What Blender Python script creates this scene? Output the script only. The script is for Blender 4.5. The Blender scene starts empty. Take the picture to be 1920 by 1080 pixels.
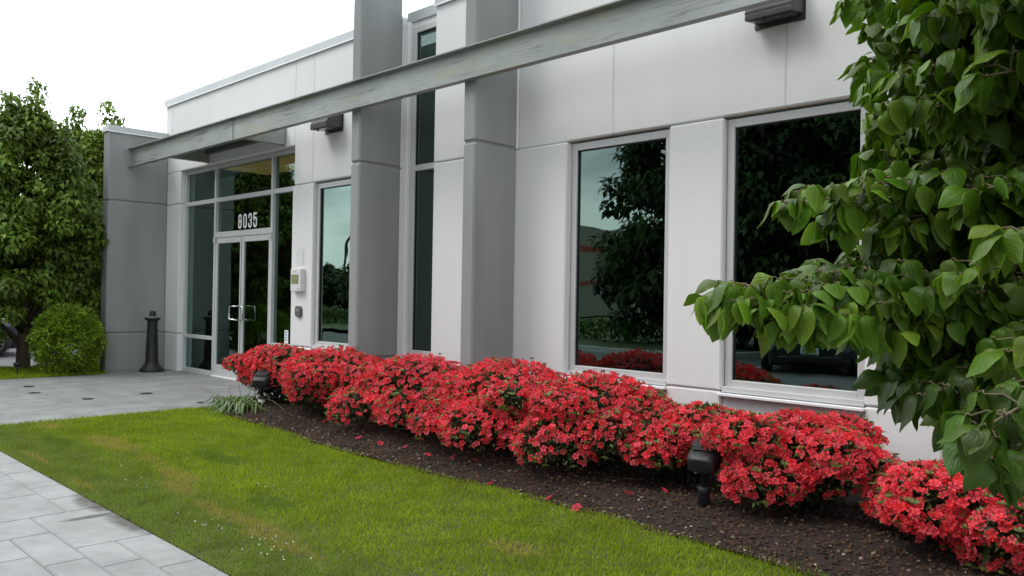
import bpy, bmesh, math, random
import numpy as np
from mathutils import Vector, Matrix, noise
R = math.radians
sc = bpy.context.scene
C = sc.collection
rng = np.random.default_rng(7)
random.seed(7)

# ------------------------------------------------------------ camera
EYE = (0.0, 0.0, 1.42)
yaw, pit, roll = R(45.28), math.atan(13/1530), 0.0160
fx, fy = -math.cos(yaw), math.sin(yaw)
fw = Vector((fx*math.cos(pit), fy*math.cos(pit), math.sin(pit)))
rt = Vector((fy, -fx, 0)); up = rt.cross(fw).normalized()
cr = rt*math.cos(roll) + up*math.sin(roll); cu = up*math.cos(roll) - rt*math.sin(roll)
cam = bpy.data.cameras.new("camera"); cam.lens = 28.69; cam.sensor_width = 36; cam.clip_end = 3000; cam.clip_start = 0.05
co = bpy.data.objects.new("camera", cam); C.objects.link(co); sc.camera = co
m = Matrix((( cr.x, cu.x, -fw.x, EYE[0]), (cr.y, cu.y, -fw.y, EYE[1]), (cr.z, cu.z, -fw.z, EYE[2]), (0, 0, 0, 1)))
co.matrix_world = m

# ------------------------------------------------------------ sky and sun
SUN_EL, SUN_AZ = R(52), R(215)      # azimuth from +Y towards +X
w = bpy.data.worlds.new("World"); sc.world = w; w.use_nodes = True
nt = w.node_tree; nt.nodes.clear(); N = nt.nodes.new; L = nt.links.new
out = N('ShaderNodeOutputWorld'); bg = N('ShaderNodeBackground'); L(bg.outputs[0], out.inputs[0])
sky = N('ShaderNodeTexSky'); sky.sky_type = 'NISHITA'; sky.sun_disc = False; sky.sun_elevation = SUN_EL; sky.sun_rotation = SUN_AZ
tc = N('ShaderNodeTexCoord'); sep = N('ShaderNodeSeparateXYZ'); L(tc.outputs['Generated'], sep.inputs[0])
def wm(op, a, b=None, clamp=False):
    n = N('ShaderNodeMath'); n.operation = op; n.use_clamp = clamp
    for i, v in enumerate((a, b)):
        if v is None: continue
        if isinstance(v, (int, float)): n.inputs[i].default_value = v
        else: L(v, n.inputs[i])
    return n.outputs[0]
zz = wm('ADD', wm('MAXIMUM', sep.outputs[2], 0.0), 0.22)
cx = wm('DIVIDE', sep.outputs[0], zz); cy = wm('DIVIDE', sep.outputs[1], zz)
cmb = N('ShaderNodeCombineXYZ'); L(cx, cmb.inputs[0]); L(cy, cmb.inputs[1])
nz = N('ShaderNodeTexNoise'); nz.inputs['Scale'].default_value = 1.3; nz.inputs['Detail'].default_value = 6; nz.inputs['Roughness'].default_value = 0.55
L(cmb.outputs[0], nz.inputs['Vector'])
rmp = N('ShaderNodeValToRGB'); L(nz.outputs['Fac'], rmp.inputs[0])
e = rmp.color_ramp.elements; e[0].position = 0.36; e[0].color = (4.6, 5.1, 5.7, 1); e[1].position = 0.62; e[1].color = (11.5, 11.8, 12.0, 1)
# overcast is brighter towards the sun's side of the sky, over the building's far end
dotv = wm('ADD', wm('MULTIPLY', sep.outputs[0], -0.75), wm('MULTIPLY', sep.outputs[1], 0.66))
glow = wm('ADD', wm('MULTIPLY', wm('MAXIMUM', dotv, 0.0), 1.1), 0.80)
gm = N('ShaderNodeVectorMath'); gm.operation = 'SCALE'; L(rmp.outputs[0], gm.inputs[0]); L(glow, gm.inputs['Scale'])
mx = N('ShaderNodeMixRGB'); mx.inputs[0].default_value = 0.9; L(sky.outputs[0], mx.inputs[1]); L(gm.outputs[0], mx.inputs[2])
L(mx.outputs[0], bg.inputs[0]); bg.inputs[1].default_value = 0.12
sl = bpy.data.lights.new("sun", 'SUN'); sl.energy = 0.9; sl.angle = R(24); sl.color = (1, .97, .92)
so = bpy.data.objects.new("sun", sl); C.objects.link(so)
sd = Vector((math.sin(SUN_AZ)*math.cos(SUN_EL), math.cos(SUN_AZ)*math.cos(SUN_EL), math.sin(SUN_EL)))
so.rotation_euler = sd.to_track_quat('Z', 'Y').to_euler(); so.location = (0, 0, 20)
sc.view_settings.view_transform = 'Standard'; sc.view_settings.look = 'None'; sc.view_settings.gamma = 1
sc.view_settings.exposure = 0.74
try:
    sc.cycles.max_bounces = 8; sc.cycles.transparent_max_bounces = 12
except Exception: pass

# ------------------------------------------------------------ materials
def mat(name, col, rough=0.6, metal=0.0, var=0.0, vscale=3.0, bump=0.0, bscale=60.0, spec=None, attr=None, detail=4, stretch=None):
    m = bpy.data.materials.new(name); m.use_nodes = True; t = m.node_tree
    b = t.nodes['Principled BSDF']; b.inputs['Roughness'].default_value = rough; b.inputs['Metallic'].default_value = metal
    b.inputs['Base Color'].default_value = (*col, 1)
    if spec is not None: b.inputs['Specular IOR Level'].default_value = spec
    tcn = t.nodes.new('ShaderNodeTexCoord'); vec = tcn.outputs['Object']
    if stretch:
        mp = t.nodes.new('ShaderNodeMapping'); mp.inputs['Scale'].default_value = stretch; t.links.new(vec, mp.inputs[0]); vec = mp.outputs[0]
    src = None
    if attr:
        a = t.nodes.new('ShaderNodeAttribute'); a.attribute_name = attr; src = a.outputs['Color']
    if var > 0:
        n = t.nodes.new('ShaderNodeTexNoise'); n.inputs['Scale'].default_value = vscale; n.inputs['Detail'].default_value = detail
        t.links.new(vec, n.inputs['Vector'])
        mr = t.nodes.new('ShaderNodeMapRange'); mr.inputs[1].default_value = .3; mr.inputs[2].default_value = .7
        mr.inputs[3].default_value = 1-var; mr.inputs[4].default_value = 1+var; t.links.new(n.outputs['Fac'], mr.inputs[0])
        vm = t.nodes.new('ShaderNodeVectorMath'); vm.operation = 'SCALE'; t.links.new(mr.outputs[0], vm.inputs['Scale'])
        if src: t.links.new(src, vm.inputs[0])
        else: vm.inputs[0].default_value = col
        src = vm.outputs[0]
    if src: t.links.new(src, b.inputs['Base Color'])
    if bump > 0:
        n2 = t.nodes.new('ShaderNodeTexNoise'); n2.inputs['Scale'].default_value = bscale; n2.inputs['Detail'].default_value = 3
        t.links.new(tcn.outputs['Object'], n2.inputs['Vector'])
        bp = t.nodes.new('ShaderNodeBump'); bp.inputs['Strength'].default_value = bump; bp.inputs['Distance'].default_value = 0.01
        t.links.new(n2.outputs['Fac'], bp.inputs['Height']); t.links.new(bp.outputs[0], b.inputs['Normal'])
    return m

def leafmat(name, rough=0.5, trans=0.25, veins=False, spec=0.5, tint=(1.3, 1.5, .5)):
    m = bpy.data.materials.new(name); m.use_nodes = True; t = m.node_tree
    b = t.nodes['Principled BSDF']; b.inputs['Roughness'].default_value = rough; b.inputs['Specular IOR Level'].default_value = spec
    a = t.nodes.new('ShaderNodeAttribute'); a.attribute_name = 'col'; src = a.outputs['Color']
    if veins:
        uv = t.nodes.new('ShaderNodeUVMap'); s = t.nodes.new('ShaderNodeSeparateXYZ'); t.links.new(uv.outputs[0], s.inputs[0])
        def mm(op, *v):
            n = t.nodes.new('ShaderNodeMath'); n.operation = op
            for i, x in enumerate(v):
                if isinstance(x, (int, float)): n.inputs[i].default_value = x
                else: t.links.new(x, n.inputs[i])
            return n.outputs[0]
        au = mm('ABSOLUTE', mm('SUBTRACT', s.outputs[0], .5))             # 0 .. .5
        ph = mm('SUBTRACT', s.outputs[1], mm('MULTIPLY', mm('POWER', au, .85), 1.15))
        fr = mm('PINGPONG', mm('MULTIPLY', ph, 4.6), 0.5)                   # 0 at a vein
        vein = mm('SMOOTH_MIN', mm('ADD', mm('MULTIPLY', fr, 3.0), .35), mm('MULTIPLY', au, 16.0), .2)
        vein = mm('MINIMUM', vein, 1.0)
        mr = t.nodes.new('ShaderNodeMapRange'); t.links.new(vein, mr.inputs[0]); mr.inputs[3].default_value = 1.22; mr.inputs[4].default_value = 0.97
        vm = t.nodes.new('ShaderNodeVectorMath'); vm.operation = 'SCALE'; t.links.new(src, vm.inputs[0]); t.links.new(mr.outputs[0], vm.inputs['Scale']); src = vm.outputs[0]
        bp = t.nodes.new('ShaderNodeBump'); bp.inputs['Strength'].default_value = .4; bp.inputs['Distance'].default_value = 0.0018
        t.links.new(vein, bp.inputs['Height']); t.links.new(bp.outputs[0], b.inputs['Normal'])
    t.links.new(src, b.inputs['Base Color'])
    tr = t.nodes.new('ShaderNodeBsdfTranslucent')
    vm = t.nodes.new('ShaderNodeVectorMath'); vm.operation = 'MULTIPLY'; vm.inputs[1].default_value = tint; t.links.new(src, vm.inputs[0]); t.links.new(vm.outputs[0], tr.inputs[0])
    mix = t.nodes.new('ShaderNodeMixShader'); mix.inputs[0].default_value = trans
    t.links.new(b.outputs[0], mix.inputs[1]); t.links.new(tr.outputs[0], mix.inputs[2])
    t.links.new(mix.outputs[0], t.nodes['Material Output'].inputs[0])
    return m

def glassmat(name, trans=(.27, .31, .30), tint=(.66, .92, .83), ior=2.7):
    m = bpy.data.materials.new(name); m.use_nodes = True; t = m.node_tree
    t.nodes.remove(t.nodes['Principled BSDF'])
    tr = t.nodes.new('ShaderNodeBsdfTransparent'); tr.inputs[0].default_value = (*trans, 1)
    gl = t.nodes.new('ShaderNodeBsdfGlossy'); gl.inputs[0].default_value = (*tint, 1); gl.inputs['Roughness'].default_value = 0.0
    n = t.nodes.new('ShaderNodeTexNoise'); n.inputs['Scale'].default_value = 1.3; tcn = t.nodes.new('ShaderNodeTexCoord'); t.links.new(tcn.outputs['Object'], n.inputs['Vector'])
    bp = t.nodes.new('ShaderNodeBump'); bp.inputs['Strength'].default_value = .09; bp.inputs['Distance'].default_value = .02
    t.links.new(n.outputs['Fac'], bp.inputs['Height']); t.links.new(bp.outputs[0], gl.inputs['Normal'])
    f = t.nodes.new('ShaderNodeFresnel'); f.inputs[0].default_value = ior
    ge = t.nodes.new('ShaderNodeNewGeometry'); iv = t.nodes.new('ShaderNodeMath'); iv.operation = 'SUBTRACT'; iv.inputs[0].default_value = 1.0; t.links.new(ge.outputs['Backfacing'], iv.inputs[1])
    fm = t.nodes.new('ShaderNodeMath'); fm.operation = 'MULTIPLY'; t.links.new(f.outputs[0], fm.inputs[0]); t.links.new(iv.outputs[0], fm.inputs[1])   # the sheet reflects at its front surface only
    mix = t.nodes.new('ShaderNodeMixShader'); t.links.new(fm.outputs[0], mix.inputs[0]); t.links.new(tr.outputs[0], mix.inputs[1]); t.links.new(gl.outputs[0], mix.inputs[2])
    t.links.new(mix.outputs[0], t.nodes['Material Output'].inputs[0])
    return m

M = {}
M['white'] = mat('white_stucco', (.735, .745, .735), .8, var=.02, vscale=2.2, bump=.22, bscale=90, stretch=(1.6, 1.6, .22), detail=9)
M['grey'] = mat('grey_stucco', (.268, .283, .276), .85, var=.11, vscale=2.0, bump=.3, bscale=110, stretch=(1.5, 1.5, .3), detail=9)
M['coping'] = mat('coping_metal', (.50, .53, .53), .45, .2, var=.05, vscale=2)
M['alu'] = mat('aluminium_frame', (.58, .59, .585), .45, .2, var=.04, vscale=4)
M['alu_bright'] = mat('aluminium_bright', (.86, .86, .86), .5, .1)
M['steel'] = mat('stainless_pull', (.7, .7, .7), .22, 1.0)
M['bronze'] = mat('bronze_housing', (.062, .058, .056), .42, .3, var=.15, vscale=8)
M['black'] = mat('black_plastic', (.016, .016, .017), .5, var=.2, vscale=8)
M['dark_gap'] = mat('sealant_dark', (.10, .105, .105), .9)
M['lens'] = mat('lamp_lens', (.12, .12, .115), .2)
M['glass'] = glassmat('tinted_glass')
M['glass_clear'] = glassmat('car_glass', (.25, .27, .27), (.9, .95, .95), 1.5)
M['interior'] = mat('interior_paint', (.12, .12, .115), .8)
M['wood_ceiling'] = mat('tan_ceiling_glow', (.62, .40, .13), .6)
M['interior_floor'] = mat('interior_floor', (.08, .08, .08), .4)
M['asphalt'] = mat('asphalt_surface', (.13, .135, .14), .85, var=.12, vscale=1.5, bump=.4, bscale=90)
M['kerbstone'] = mat('kerb_concrete', (.42, .42, .40), .8, var=.12, vscale=6, bump=.2)
M['soil'] = mat('lawn_soil', (.06, .075, .012), .95, var=.35, vscale=14, bump=.5, bscale=60)
M['bark'] = mat('bark', (.085, .062, .045), .9, var=.4, vscale=9, bump=.9, bscale=40, stretch=(1, 1, .25))
M['twig'] = mat('twig_bark', (.16, .13, .07), .7, var=.3, vscale=20)
M['twig_dark'] = mat('woody_stem', (.05, .035, .025), .9, var=.3, vscale=20)
M['tyre'] = mat('tyre_rubber', (.018, .018, .018), .8)
M['alloy'] = mat('alloy_rim', (.62, .62, .63), .3, .7)
M['carpaint'] = mat('dark_car_paint', (.012, .014, .016), .18, .2, spec=.7)
M['carpaint2'] = mat('grey_car_paint', (.05, .055, .065), .2, .4, spec=.7)
M['carglass'] = mat('car_window_glass', (.01, .012, .013), .08)
M['plate'] = mat('licence_plate', (.7, .74, .72), .5, var=.1, vscale=40)
M['signwhite'] = mat('white_vinyl', (.85, .86, .86), .5)
M['paleplastic'] = mat('pale_plastic', (.68, .69, .67), .45)
M['screen'] = mat('olive_screen', (.16, .17, .05), .3)
M['screen_text'] = mat('screen_letters', (.42, .43, .22), .4)
M['inkblue'] = mat('blue_ink', (.05, .15, .30), .5)
M['inkgrey'] = mat('faded_ink', (.42, .43, .44), .7)
M['keypad'] = mat('keypad_grey', (.10, .105, .105), .4)
M['keypad_face'] = mat('keypad_face', (.25, .25, .24), .4)
M['beige'] = mat('beige_wall', (.26, .26, .21), .8)
M['redband'] = mat('red_band', (.35, .05, .03), .7)
M['leaf'] = leafmat('dogwood_leaf', .40, .25, True, spec=.28)
M['leaf_far'] = leafmat('tree_leaf', .5, .25, spec=.25)
M['leaf_shrub'] = leafmat('shrub_leaf', .5, .2, spec=.3)
M['leaf_azalea'] = leafmat('azalea_leaf', .45, .2)
M['petal'] = leafmat('azalea_petal', .6, .35, spec=.25, tint=(1.15, .9, .9))
M['blade'] = leafmat('grass_blade', .8, .3, spec=.08, tint=(1.2, 1.3, .6))
M['chip'] = mat('bark_chip', (.1, .1, .1), .9, attr='col')
M['mulch'] = mat('mulch_soil', (.018, .0095, .005), .95, var=.5, vscale=22, bump=1.0, bscale=45, detail=8)
M['daisy'] = mat('white_petals', (.8, .8, .76), .6)
M['strap'] = leafmat('strap_leaf', .4, .2)

# weathered galvanised beam: streaks of dirt and dull patches that belong to the metal
def beammat():
    m = bpy.data.materials.new('weathered_steel'); m.use_nodes = True; t = m.node_tree; b = t.nodes['Principled BSDF']
    b.inputs['Roughness'].default_value = .5; b.inputs['Metallic'].default_value = .15
    tcn = t.nodes.new('ShaderNodeTexCoord')
    def nzz(scale, st, lo, hi):
        mp = t.nodes.new('ShaderNodeMapping'); mp.inputs['Scale'].default_value = st; t.links.new(tcn.outputs['Object'], mp.inputs[0])
        n = t.nodes.new('ShaderNodeTexNoise'); n.inputs['Scale'].default_value = scale; n.inputs['Detail'].default_value = 8; n.inputs['Roughness'].default_value = .65; t.links.new(mp.outputs[0], n.inputs[0])
        r = t.nodes.new('ShaderNodeMapRange'); r.inputs[1].default_value = lo; r.inputs[2].default_value = hi; t.links.new(n.outputs[0], r.inputs[0]); return r.outputs[0]
    def mixc(f, c1, c2):
        x = t.nodes.new('ShaderNodeMixRGB'); t.links.new(f, x.inputs[0])
        for i, c in ((1, c1), (2, c2)):
            if isinstance(c, tuple): x.inputs[i].default_value = (*c, 1)
            else: t.links.new(c, x.inputs[i])
        return x.outputs[0]
    c = mixc(nzz(1.4, (1, 1, 2), .35, .65), (.25, .275, .262), (.33, .355, .34))
    c = mixc(nzz(3.2, (.5, 1, 9), .55, .68), c, (.13, .13, .11))
    c = mixc(nzz(9, (.6, 1, 6), .62, .72), c, (.07, .06, .045))
    c = mixc(nzz(1.6, (.8, 1, 2.5), .52, .72), c, (.33, .315, .20))
    t.links.new(c, b.inputs['Base Color'])
    return m
M['beam'] = beammat()

# concrete paving, colour per slab from attribute, with stains
def pavemat():
    m = bpy.data.materials.new('stamped_concrete'); m.use_nodes = True; t = m.node_tree; b = t.nodes['Principled BSDF']
    b.inputs['Roughness'].default_value = .7
    a = t.nodes.new('ShaderNodeAttribute'); a.attribute_name = 'col'
    tcn = t.nodes.new('ShaderNodeTexCoord')
    n = t.nodes.new('ShaderNodeTexNoise'); n.inputs['Scale'].default_value = 2.6; n.inputs['Detail'].default_value = 10; n.inputs['Roughness'].default_value = .72; t.links.new(tcn.outputs['Object'], n.inputs[0])
    r = t.nodes.new('ShaderNodeMapRange'); r.inputs[1].default_value = .3; r.inputs[2].default_value = .7; r.inputs[3].default_value = .68; r.inputs[4].default_value = 1.2; t.links.new(n.outputs[0], r.inputs[0])
    v = t.nodes.new('ShaderNodeVectorMath'); v.operation = 'SCALE'; t.links.new(a.outputs['Color'], v.inputs[0]); t.links.new(r.outputs[0], v.inputs['Scale'])
    # dirt washed off the lawn on to the walk
    sp = t.nodes.new('ShaderNodeSeparateXYZ'); t.links.new(tcn.outputs['Object'], sp.inputs[0])
    def mm(op, *vs):
        k = t.nodes.new('ShaderNodeMath'); k.operation = op
        for i, x in enumerate(vs):
            if isinstance(x, (int, float)): k.inputs[i].default_value = x
            else: t.links.new(x, k.inputs[i])
        return k.outputs[0]
    def spot(px, py, sx, sy):
        dx = mm('DIVIDE', mm('SUBTRACT', sp.outputs[0], px), sx); dy = mm('DIVIDE', mm('SUBTRACT', sp.outputs[1], py), sy)
        return mm('SUBTRACT', 1.0, mm('ADD', mm('MULTIPLY', dx, dx), mm('MULTIPLY', dy, dy)))
    s1 = mm('MAXIMUM', mm('MAXIMUM', spot(-5.75, 1.93, .38, .13), spot(-5.15, 1.93, .40, .12)), spot(-5.42, 1.8, .05, .22))
    n3 = t.nodes.new('ShaderNodeTexNoise'); n3.inputs['Scale'].default_value = 14; n3.inputs['Detail'].default_value = 6; t.links.new(tcn.outputs['Object'], n3.inputs[0])
    f = mm('MULTIPLY', mm('SMOOTH_MAX', s1, 0.0, .05), mm('MULTIPLY', n3.outputs[0], 2.2))
    fc = t.nodes.new('ShaderNodeMath'); fc.operation = 'MINIMUM'; t.links.new(f, fc.inputs[0]); fc.inputs[1].default_value = .85
    mx = t.nodes.new('ShaderNodeMixRGB'); t.links.new(fc.outputs[0], mx.inputs[0]); t.links.new(v.outputs[0], mx.inputs[1]); mx.inputs[2].default_value = (.05, .042, .03, 1)
    t.links.new(mx.outputs[0], b.inputs['Base Color'])
    bp = t.nodes.new('ShaderNodeBump'); bp.inputs['Strength'].default_value = .9; bp.inputs['Distance'].default_value = .014
    n2 = t.nodes.new('ShaderNodeTexNoise'); n2.inputs['Scale'].default_value = 6; n2.inputs['Detail'].default_value = 10; t.links.new(tcn.outputs['Object'], n2.inputs[0])
    t.links.new(n2.outputs[0], bp.inputs['Height']); t.links.new(bp.outputs[0], b.inputs['Normal'])
    return m
M['pave'] = pavemat()

# ------------------------------------------------------------ helpers
def setp(o, label=None, cat=None, group=None, kind=None):
    if label: o['label'] = label
    if cat: o['category'] = cat
    if group: o['group'] = group
    if kind: o['kind'] = kind
    return o
def empty(name, loc, label, cat, group=None, rz=0):
    o = bpy.data.objects.new(name, None); C.objects.link(o); o.location = loc; o.rotation_euler = (0, 0, rz); o.empty_display_size = .2
    return setp(o, label, cat, group)
def link(name, me, m, parent=None, world=False):
    o = bpy.data.objects.new(name, me); C.objects.link(o)
    if m is not None and len(me.materials) == 0: me.materials.append(m)
    if parent:
        o.parent = parent
        if world: o.matrix_parent_inverse = Matrix.Translation(parent.location).inverted()
    return o
def copy_tree(o, parent=None):
    c = o.copy(); C.objects.link(c); c.parent = parent
    for ch in list(o.children): copy_tree(ch, c)
    return c

class MB:                                   # boxes, tubes, lathes, prisms -> one mesh
    def __init__(s): s.v = []; s.f = []; s.smooth = []
    def add(s, vs, fs, smooth=False):
        k = len(s.v); s.v += [tuple(p) for p in vs]
        for f in fs: s.f.append(tuple(i+k for i in f)); s.smooth.append(smooth)
        return s
    def box(s, x0, x1, y0, y1, z0, z1, c=0.0):
        if x0 > x1: x0, x1 = x1, x0
        if y0 > y1: y0, y1 = y1, y0
        if z0 > z1: z0, z1 = z1, z0
        bm = bmesh.new(); bmesh.ops.create_cube(bm, size=1)
        for v in bm.verts: v.co = Vector(((x0+x1)/2+v.co.x*(x1-x0), (y0+y1)/2+v.co.y*(y1-y0), (z0+z1)/2+v.co.z*(z1-z0)))
        if c > 0: bmesh.ops.bevel(bm, geom=bm.edges[:], offset=c, segments=1, affect='EDGES')
        bm.verts.index_update(); s.add([v.co[:] for v in bm.verts], [[v.index for v in f.verts] for f in bm.faces]); bm.free(); return s
    def tube(s, pts, rad, n=8, smooth=True, cap=True):
        pts = [Vector(p) for p in pts]; rad = rad if isinstance(rad, (list, tuple)) else [rad]*len(pts)
        vs = []; fs = []; u = None
        for i, p in enumerate(pts):
            t = (pts[min(i+1, len(pts)-1)]-pts[max(i-1, 0)]).normalized()
            if u is None: u = t.orthogonal().normalized()
            u = (u - t*u.dot(t)).normalized(); w_ = t.cross(u)
            for k in range(n):
                a = 2*math.pi*k/n; vs.append(p + (u*math.cos(a)+w_*math.sin(a))*rad[i])
        for i in range(len(pts)-1):
            for k in range(n):
                fs.append((i*n+k, i*n+(k+1) % n, (i+1)*n+(k+1) % n, (i+1)*n+k))
        if cap: fs.append(tuple(range(n))[::-1]); fs.append(tuple((len(pts)-1)*n+k for k in range(n)))
        return s.add(vs, fs, smooth)
    def lathe(s, prof, c=(0, 0, 0), n=24, axis='z', smooth=True):
        vs = []; fs = []
        for r, h in prof:
            for k in range(n):
                a = 2*math.pi*k/n; x, y = r*math.cos(a), r*math.sin(a)
                vs.append((c[0]+x, c[1]+y, c[2]+h) if axis == 'z' else ((c[0]+h, c[1]+x, c[2]+y) if axis == 'x' else (c[0]+x, c[1]+h, c[2]+y)))
        for i in range(len(prof)-1):
            for k in range(n): fs.append((i*n+k, i*n+(k+1) % n, (i+1)*n+(k+1) % n, (i+1)*n+k))
        return s.add(vs, fs, smooth)
    def prism(s, prof, a0, a1, axis='x'):    # closed 2-D outline extruded along an axis; prof in the other two
        def P(p, a): return (a, p[0], p[1]) if axis == 'x' else ((p[0], a, p[1]) if axis == 'y' else (p[0], p[1], a))
        n = len(prof); vs = [P(p, a0) for p in prof]+[P(p, a1) for p in prof]
        fs = [(i, (i+1) % n, n+(i+1) % n, n+i) for i in range(n)]+[tuple(range(n))[::-1], tuple(range(n, 2*n))]
        return s.add(vs, fs)
    def build(s, name, m, parent=None, world=True, bevel=0):
        me = bpy.data.meshes.new(name); me.from_pydata(s.v, [], s.f); me.update()
        bm = bmesh.new(); bm.from_mesh(me); bmesh.ops.recalc_face_normals(bm, faces=bm.faces)
        bm.to_mesh(me); bm.free()
        me.polygons.foreach_set('use_smooth', s.smooth)
        o = link(name, me, m, parent, world)
        if bevel:
            b = o.modifiers.new('bevel', 'BEVEL'); b.width = bevel; b.segments = 2; b.limit_method = 'ANGLE'; b.angle_limit = R(40)
        return o

class Soup:                                 # numpy batches of copied little shapes -> one mesh
    def __init__(s): s.v = []; s.loops = []; s.sizes = []; s.col = []; s.uv = []; s.n = 0
    def add(s, tv, tf, mats, locs, cols, uv=None):
        tv = np.asarray(tv, float); n = len(locs)
        if n == 0: return
        V = np.einsum('nij,kj->nki', mats, tv) + np.asarray(locs)[:, None, :]
        K = len(tv); base = s.n + np.arange(n)*K
        lp = np.concatenate([np.asarray(f) for f in tf]); sz = np.array([len(f) for f in tf])
        s.v.append(V.reshape(-1, 3)); s.loops.append((lp[None, :]+base[:, None]).ravel()); s.sizes.append(np.tile(sz, n))
        cols = np.asarray(cols, float)
        if cols.ndim == 2: cols = np.repeat(cols[:, None, :], K, 1)
        s.col.append(cols.reshape(-1, 3)); s.n += n*K
        if uv is not None: s.uv.append(np.tile(np.asarray(uv)[lp], (n, 1)))
    def build(s, name, m, parent=None, smooth=False, world=True):
        v = np.concatenate(s.v); lp = np.concatenate(s.loops).astype(np.int32); sz = np.concatenate(s.sizes).astype(np.int32)
        me = bpy.data.meshes.new(name); me.vertices.add(len(v)); me.vertices.foreach_set('co', v.astype(np.float32).ravel())
        me.loops.add(len(lp)); me.loops.foreach_set('vertex_index', lp)
        me.polygons.add(len(sz)); st = np.concatenate([[0], np.cumsum(sz)[:-1]]).astype(np.int32); me.polygons.foreach_set('loop_start', st)
        me.polygons.foreach_set('loop_total', sz); me.polygons.foreach_set('use_smooth', np.full(len(sz), smooth))
        me.update(calc_edges=True)
        ca = me.color_attributes.new('col', 'FLOAT_COLOR', 'POINT'); c = np.concatenate(s.col); c = np.concatenate([c, np.ones((len(c), 1))], 1)
        ca.data.foreach_set('color', c.astype(np.float32).ravel())
        if s.uv:
            u = me.uv_layers.new(name='UVMap'); u.data.foreach_set('uv', np.concatenate(s.uv).astype(np.float32).ravel())
        return link(name, me, m, parent, world)

def norm(a): return a/np.maximum(np.linalg.norm(a, axis=-1, keepdims=True), 1e-9)
def frames(y, z, scale):
    """local Y axis -> y, local Z roughly -> z"""
    y = norm(y); x = norm(np.cross(y, z)); z2 = np.cross(x, y)
    return np.stack([x, y, z2], -1)*np.asarray(scale).reshape(-1, 1, 1)
def rdir(n): return norm(rng.normal(size=(n, 3)))
def vary(base, n, a=.25, hue=.08):
    return np.asarray(base)*(1+rng.uniform(-a, a, (n, 1)))*(1+rng.uniform(-hue, hue, (n, 3)))
def pnoise(p, sc_, seed=0):
    return np.array([noise.noise(Vector((a[0]*sc_+seed, a[1]*sc_, a[2]*sc_))) for a in p])

# ------------------------------------------------------------ the ground
def sheet(name, x0, x1, y0, y1, z, m, kind='structure'):
    me = bpy.data.meshes.new(name); me.from_pydata([(x0, y0, z), (x1, y0, z), (x1, y1, z), (x0, y1, z)], [], [(0, 1, 2, 3)])
    return setp(link(name, me, m), kind=kind)
M['far_ground'] = mat('far_ground_grass', (.06, .085, .025), .95, var=.3, vscale=.4)
sheet('ground', -700, 500, -600, 600, -.30, M['far_ground'])

# asphalt lot: behind the camera and beyond the left grass strip
lot = MB()
lot.box(-60, 14, -5.6, -.32, -.5, -.16)
lot.box(-11.2, 14, -9.2, -5.6, -.5, -.162)
lot.box(-60, -17.6, -5.601, 30, -.5, -.158)
setp(lot.build('parking_lot', M['asphalt']), kind='structure')
mk = MB()
for x in (-9.3, -6.5, -3.7, -.9): mk.box(x, x+.1, -8.9, -4.0, -.163, -.155)
mk.box(-5.6, -5.5, -3.2, -1.2, -.163, -.154)
M['linepaint'] = mat('white_line_paint', (.7, .7, .68), .7, var=.15, vscale=12)
setp(mk.build('road_marking', M['linepaint']), kind='structure')
kb = MB()
kb.box(-40, 14, -.32, -.17, -.3, .0, .02)
kb.box(-16.5, -16.32, -.1, 12, -.3, .005, .02)
kb.box(-17.3, -11.2, -5.75, -5.6, -.3, .0, .02)
kb.box(-11.2, -11.05, -9.2, -5.6, -.3, .0, .02)
setp(kb.build('kerb', M['kerbstone']), kind='structure')
fk = MB(); fk.box(-17.6, -16.5, -.1, 30, -.4, -.145); setp(fk.build('gutter_pavement', M['kerbstone']), kind='structure')
sheet('verge', -60, -11.2, -30, -5.75, -.03, M['far_ground'])
sheet('verge', -11.2, 14, -30, -9.2, -.03, M['far_ground'])

# stamped concrete paving: random ashlar slabs with real grooves
pb = MB(); pb.box(-16.3, 12, -.17, 1.93, -.2, -.008); pb.box(-14.33, -9.55, 1.93, 6.15, -.2, -.0085); pb.box(-14.75, -14.33, 4.98, 6.15, -.2, -.0085)
setp(pb.build('walkway_base', M['dark_gap']), kind='structure')
G = .205
def ashlar(x0, x1, y0, y1, z, gap=.0036, tone=1.0):
    nx, ny = int(round((x1-x0)/G)), int(round((y1-y0)/G)); gx, gy = (x1-x0)/nx, (y1-y0)/ny
    used = np.zeros((nx, ny), bool); res = []
    szs = [(4, 2), (3, 2), (4, 3), (3, 1), (2, 1), (2, 2), (3, 3), (5, 2), (5, 3), (2, 3)]
    for i in range(nx):
        for j in range(ny):
            if used[i, j]: continue
            random.shuffle(szs)
            for a, b in szs+[(1, 2), (1, 1)]:
                if i+a <= nx and j+b <= ny and not used[i:i+a, j:j+b].any():
                    used[i:i+a, j:j+b] = True; res.append((x0+i*gx+gap, x0+(i+a)*gx-gap, y0+j*gy+gap, y0+(j+b)*gy-gap)); break
    s = Soup()
    tv = [(0, 0, 0), (1, 0, 0), (1, 1, 0), (0, 1, 0)]
    for (a, b, c, d) in res:
        b_ = .006; vv = np.array([(a-.003, c-.003, z-.010), (b+.003, c-.003, z-.010), (b+.003, d+.003, z-.010), (a-.003, d+.003, z-.010), (a+b_, c+b_, z), (b-b_, c+b_, z), (b-b_, d-b_, z), (a+b_, d-b_, z)])
        cl = np.array([[.285, .295, .288]])*random.uniform(.93, 1.06)*tone
        s.add(vv, [(4, 5, 6, 7), (0, 1, 5, 4), (1, 2, 6, 5), (2, 3, 7, 6), (3, 0, 4, 7)], np.eye(3)[None], [(0, 0, 0)], cl)
    return s
setp(ashlar(-16.3, 4, -.17, 1.93, 0.0).build('walkway', M['pave']), kind='structure')
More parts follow.
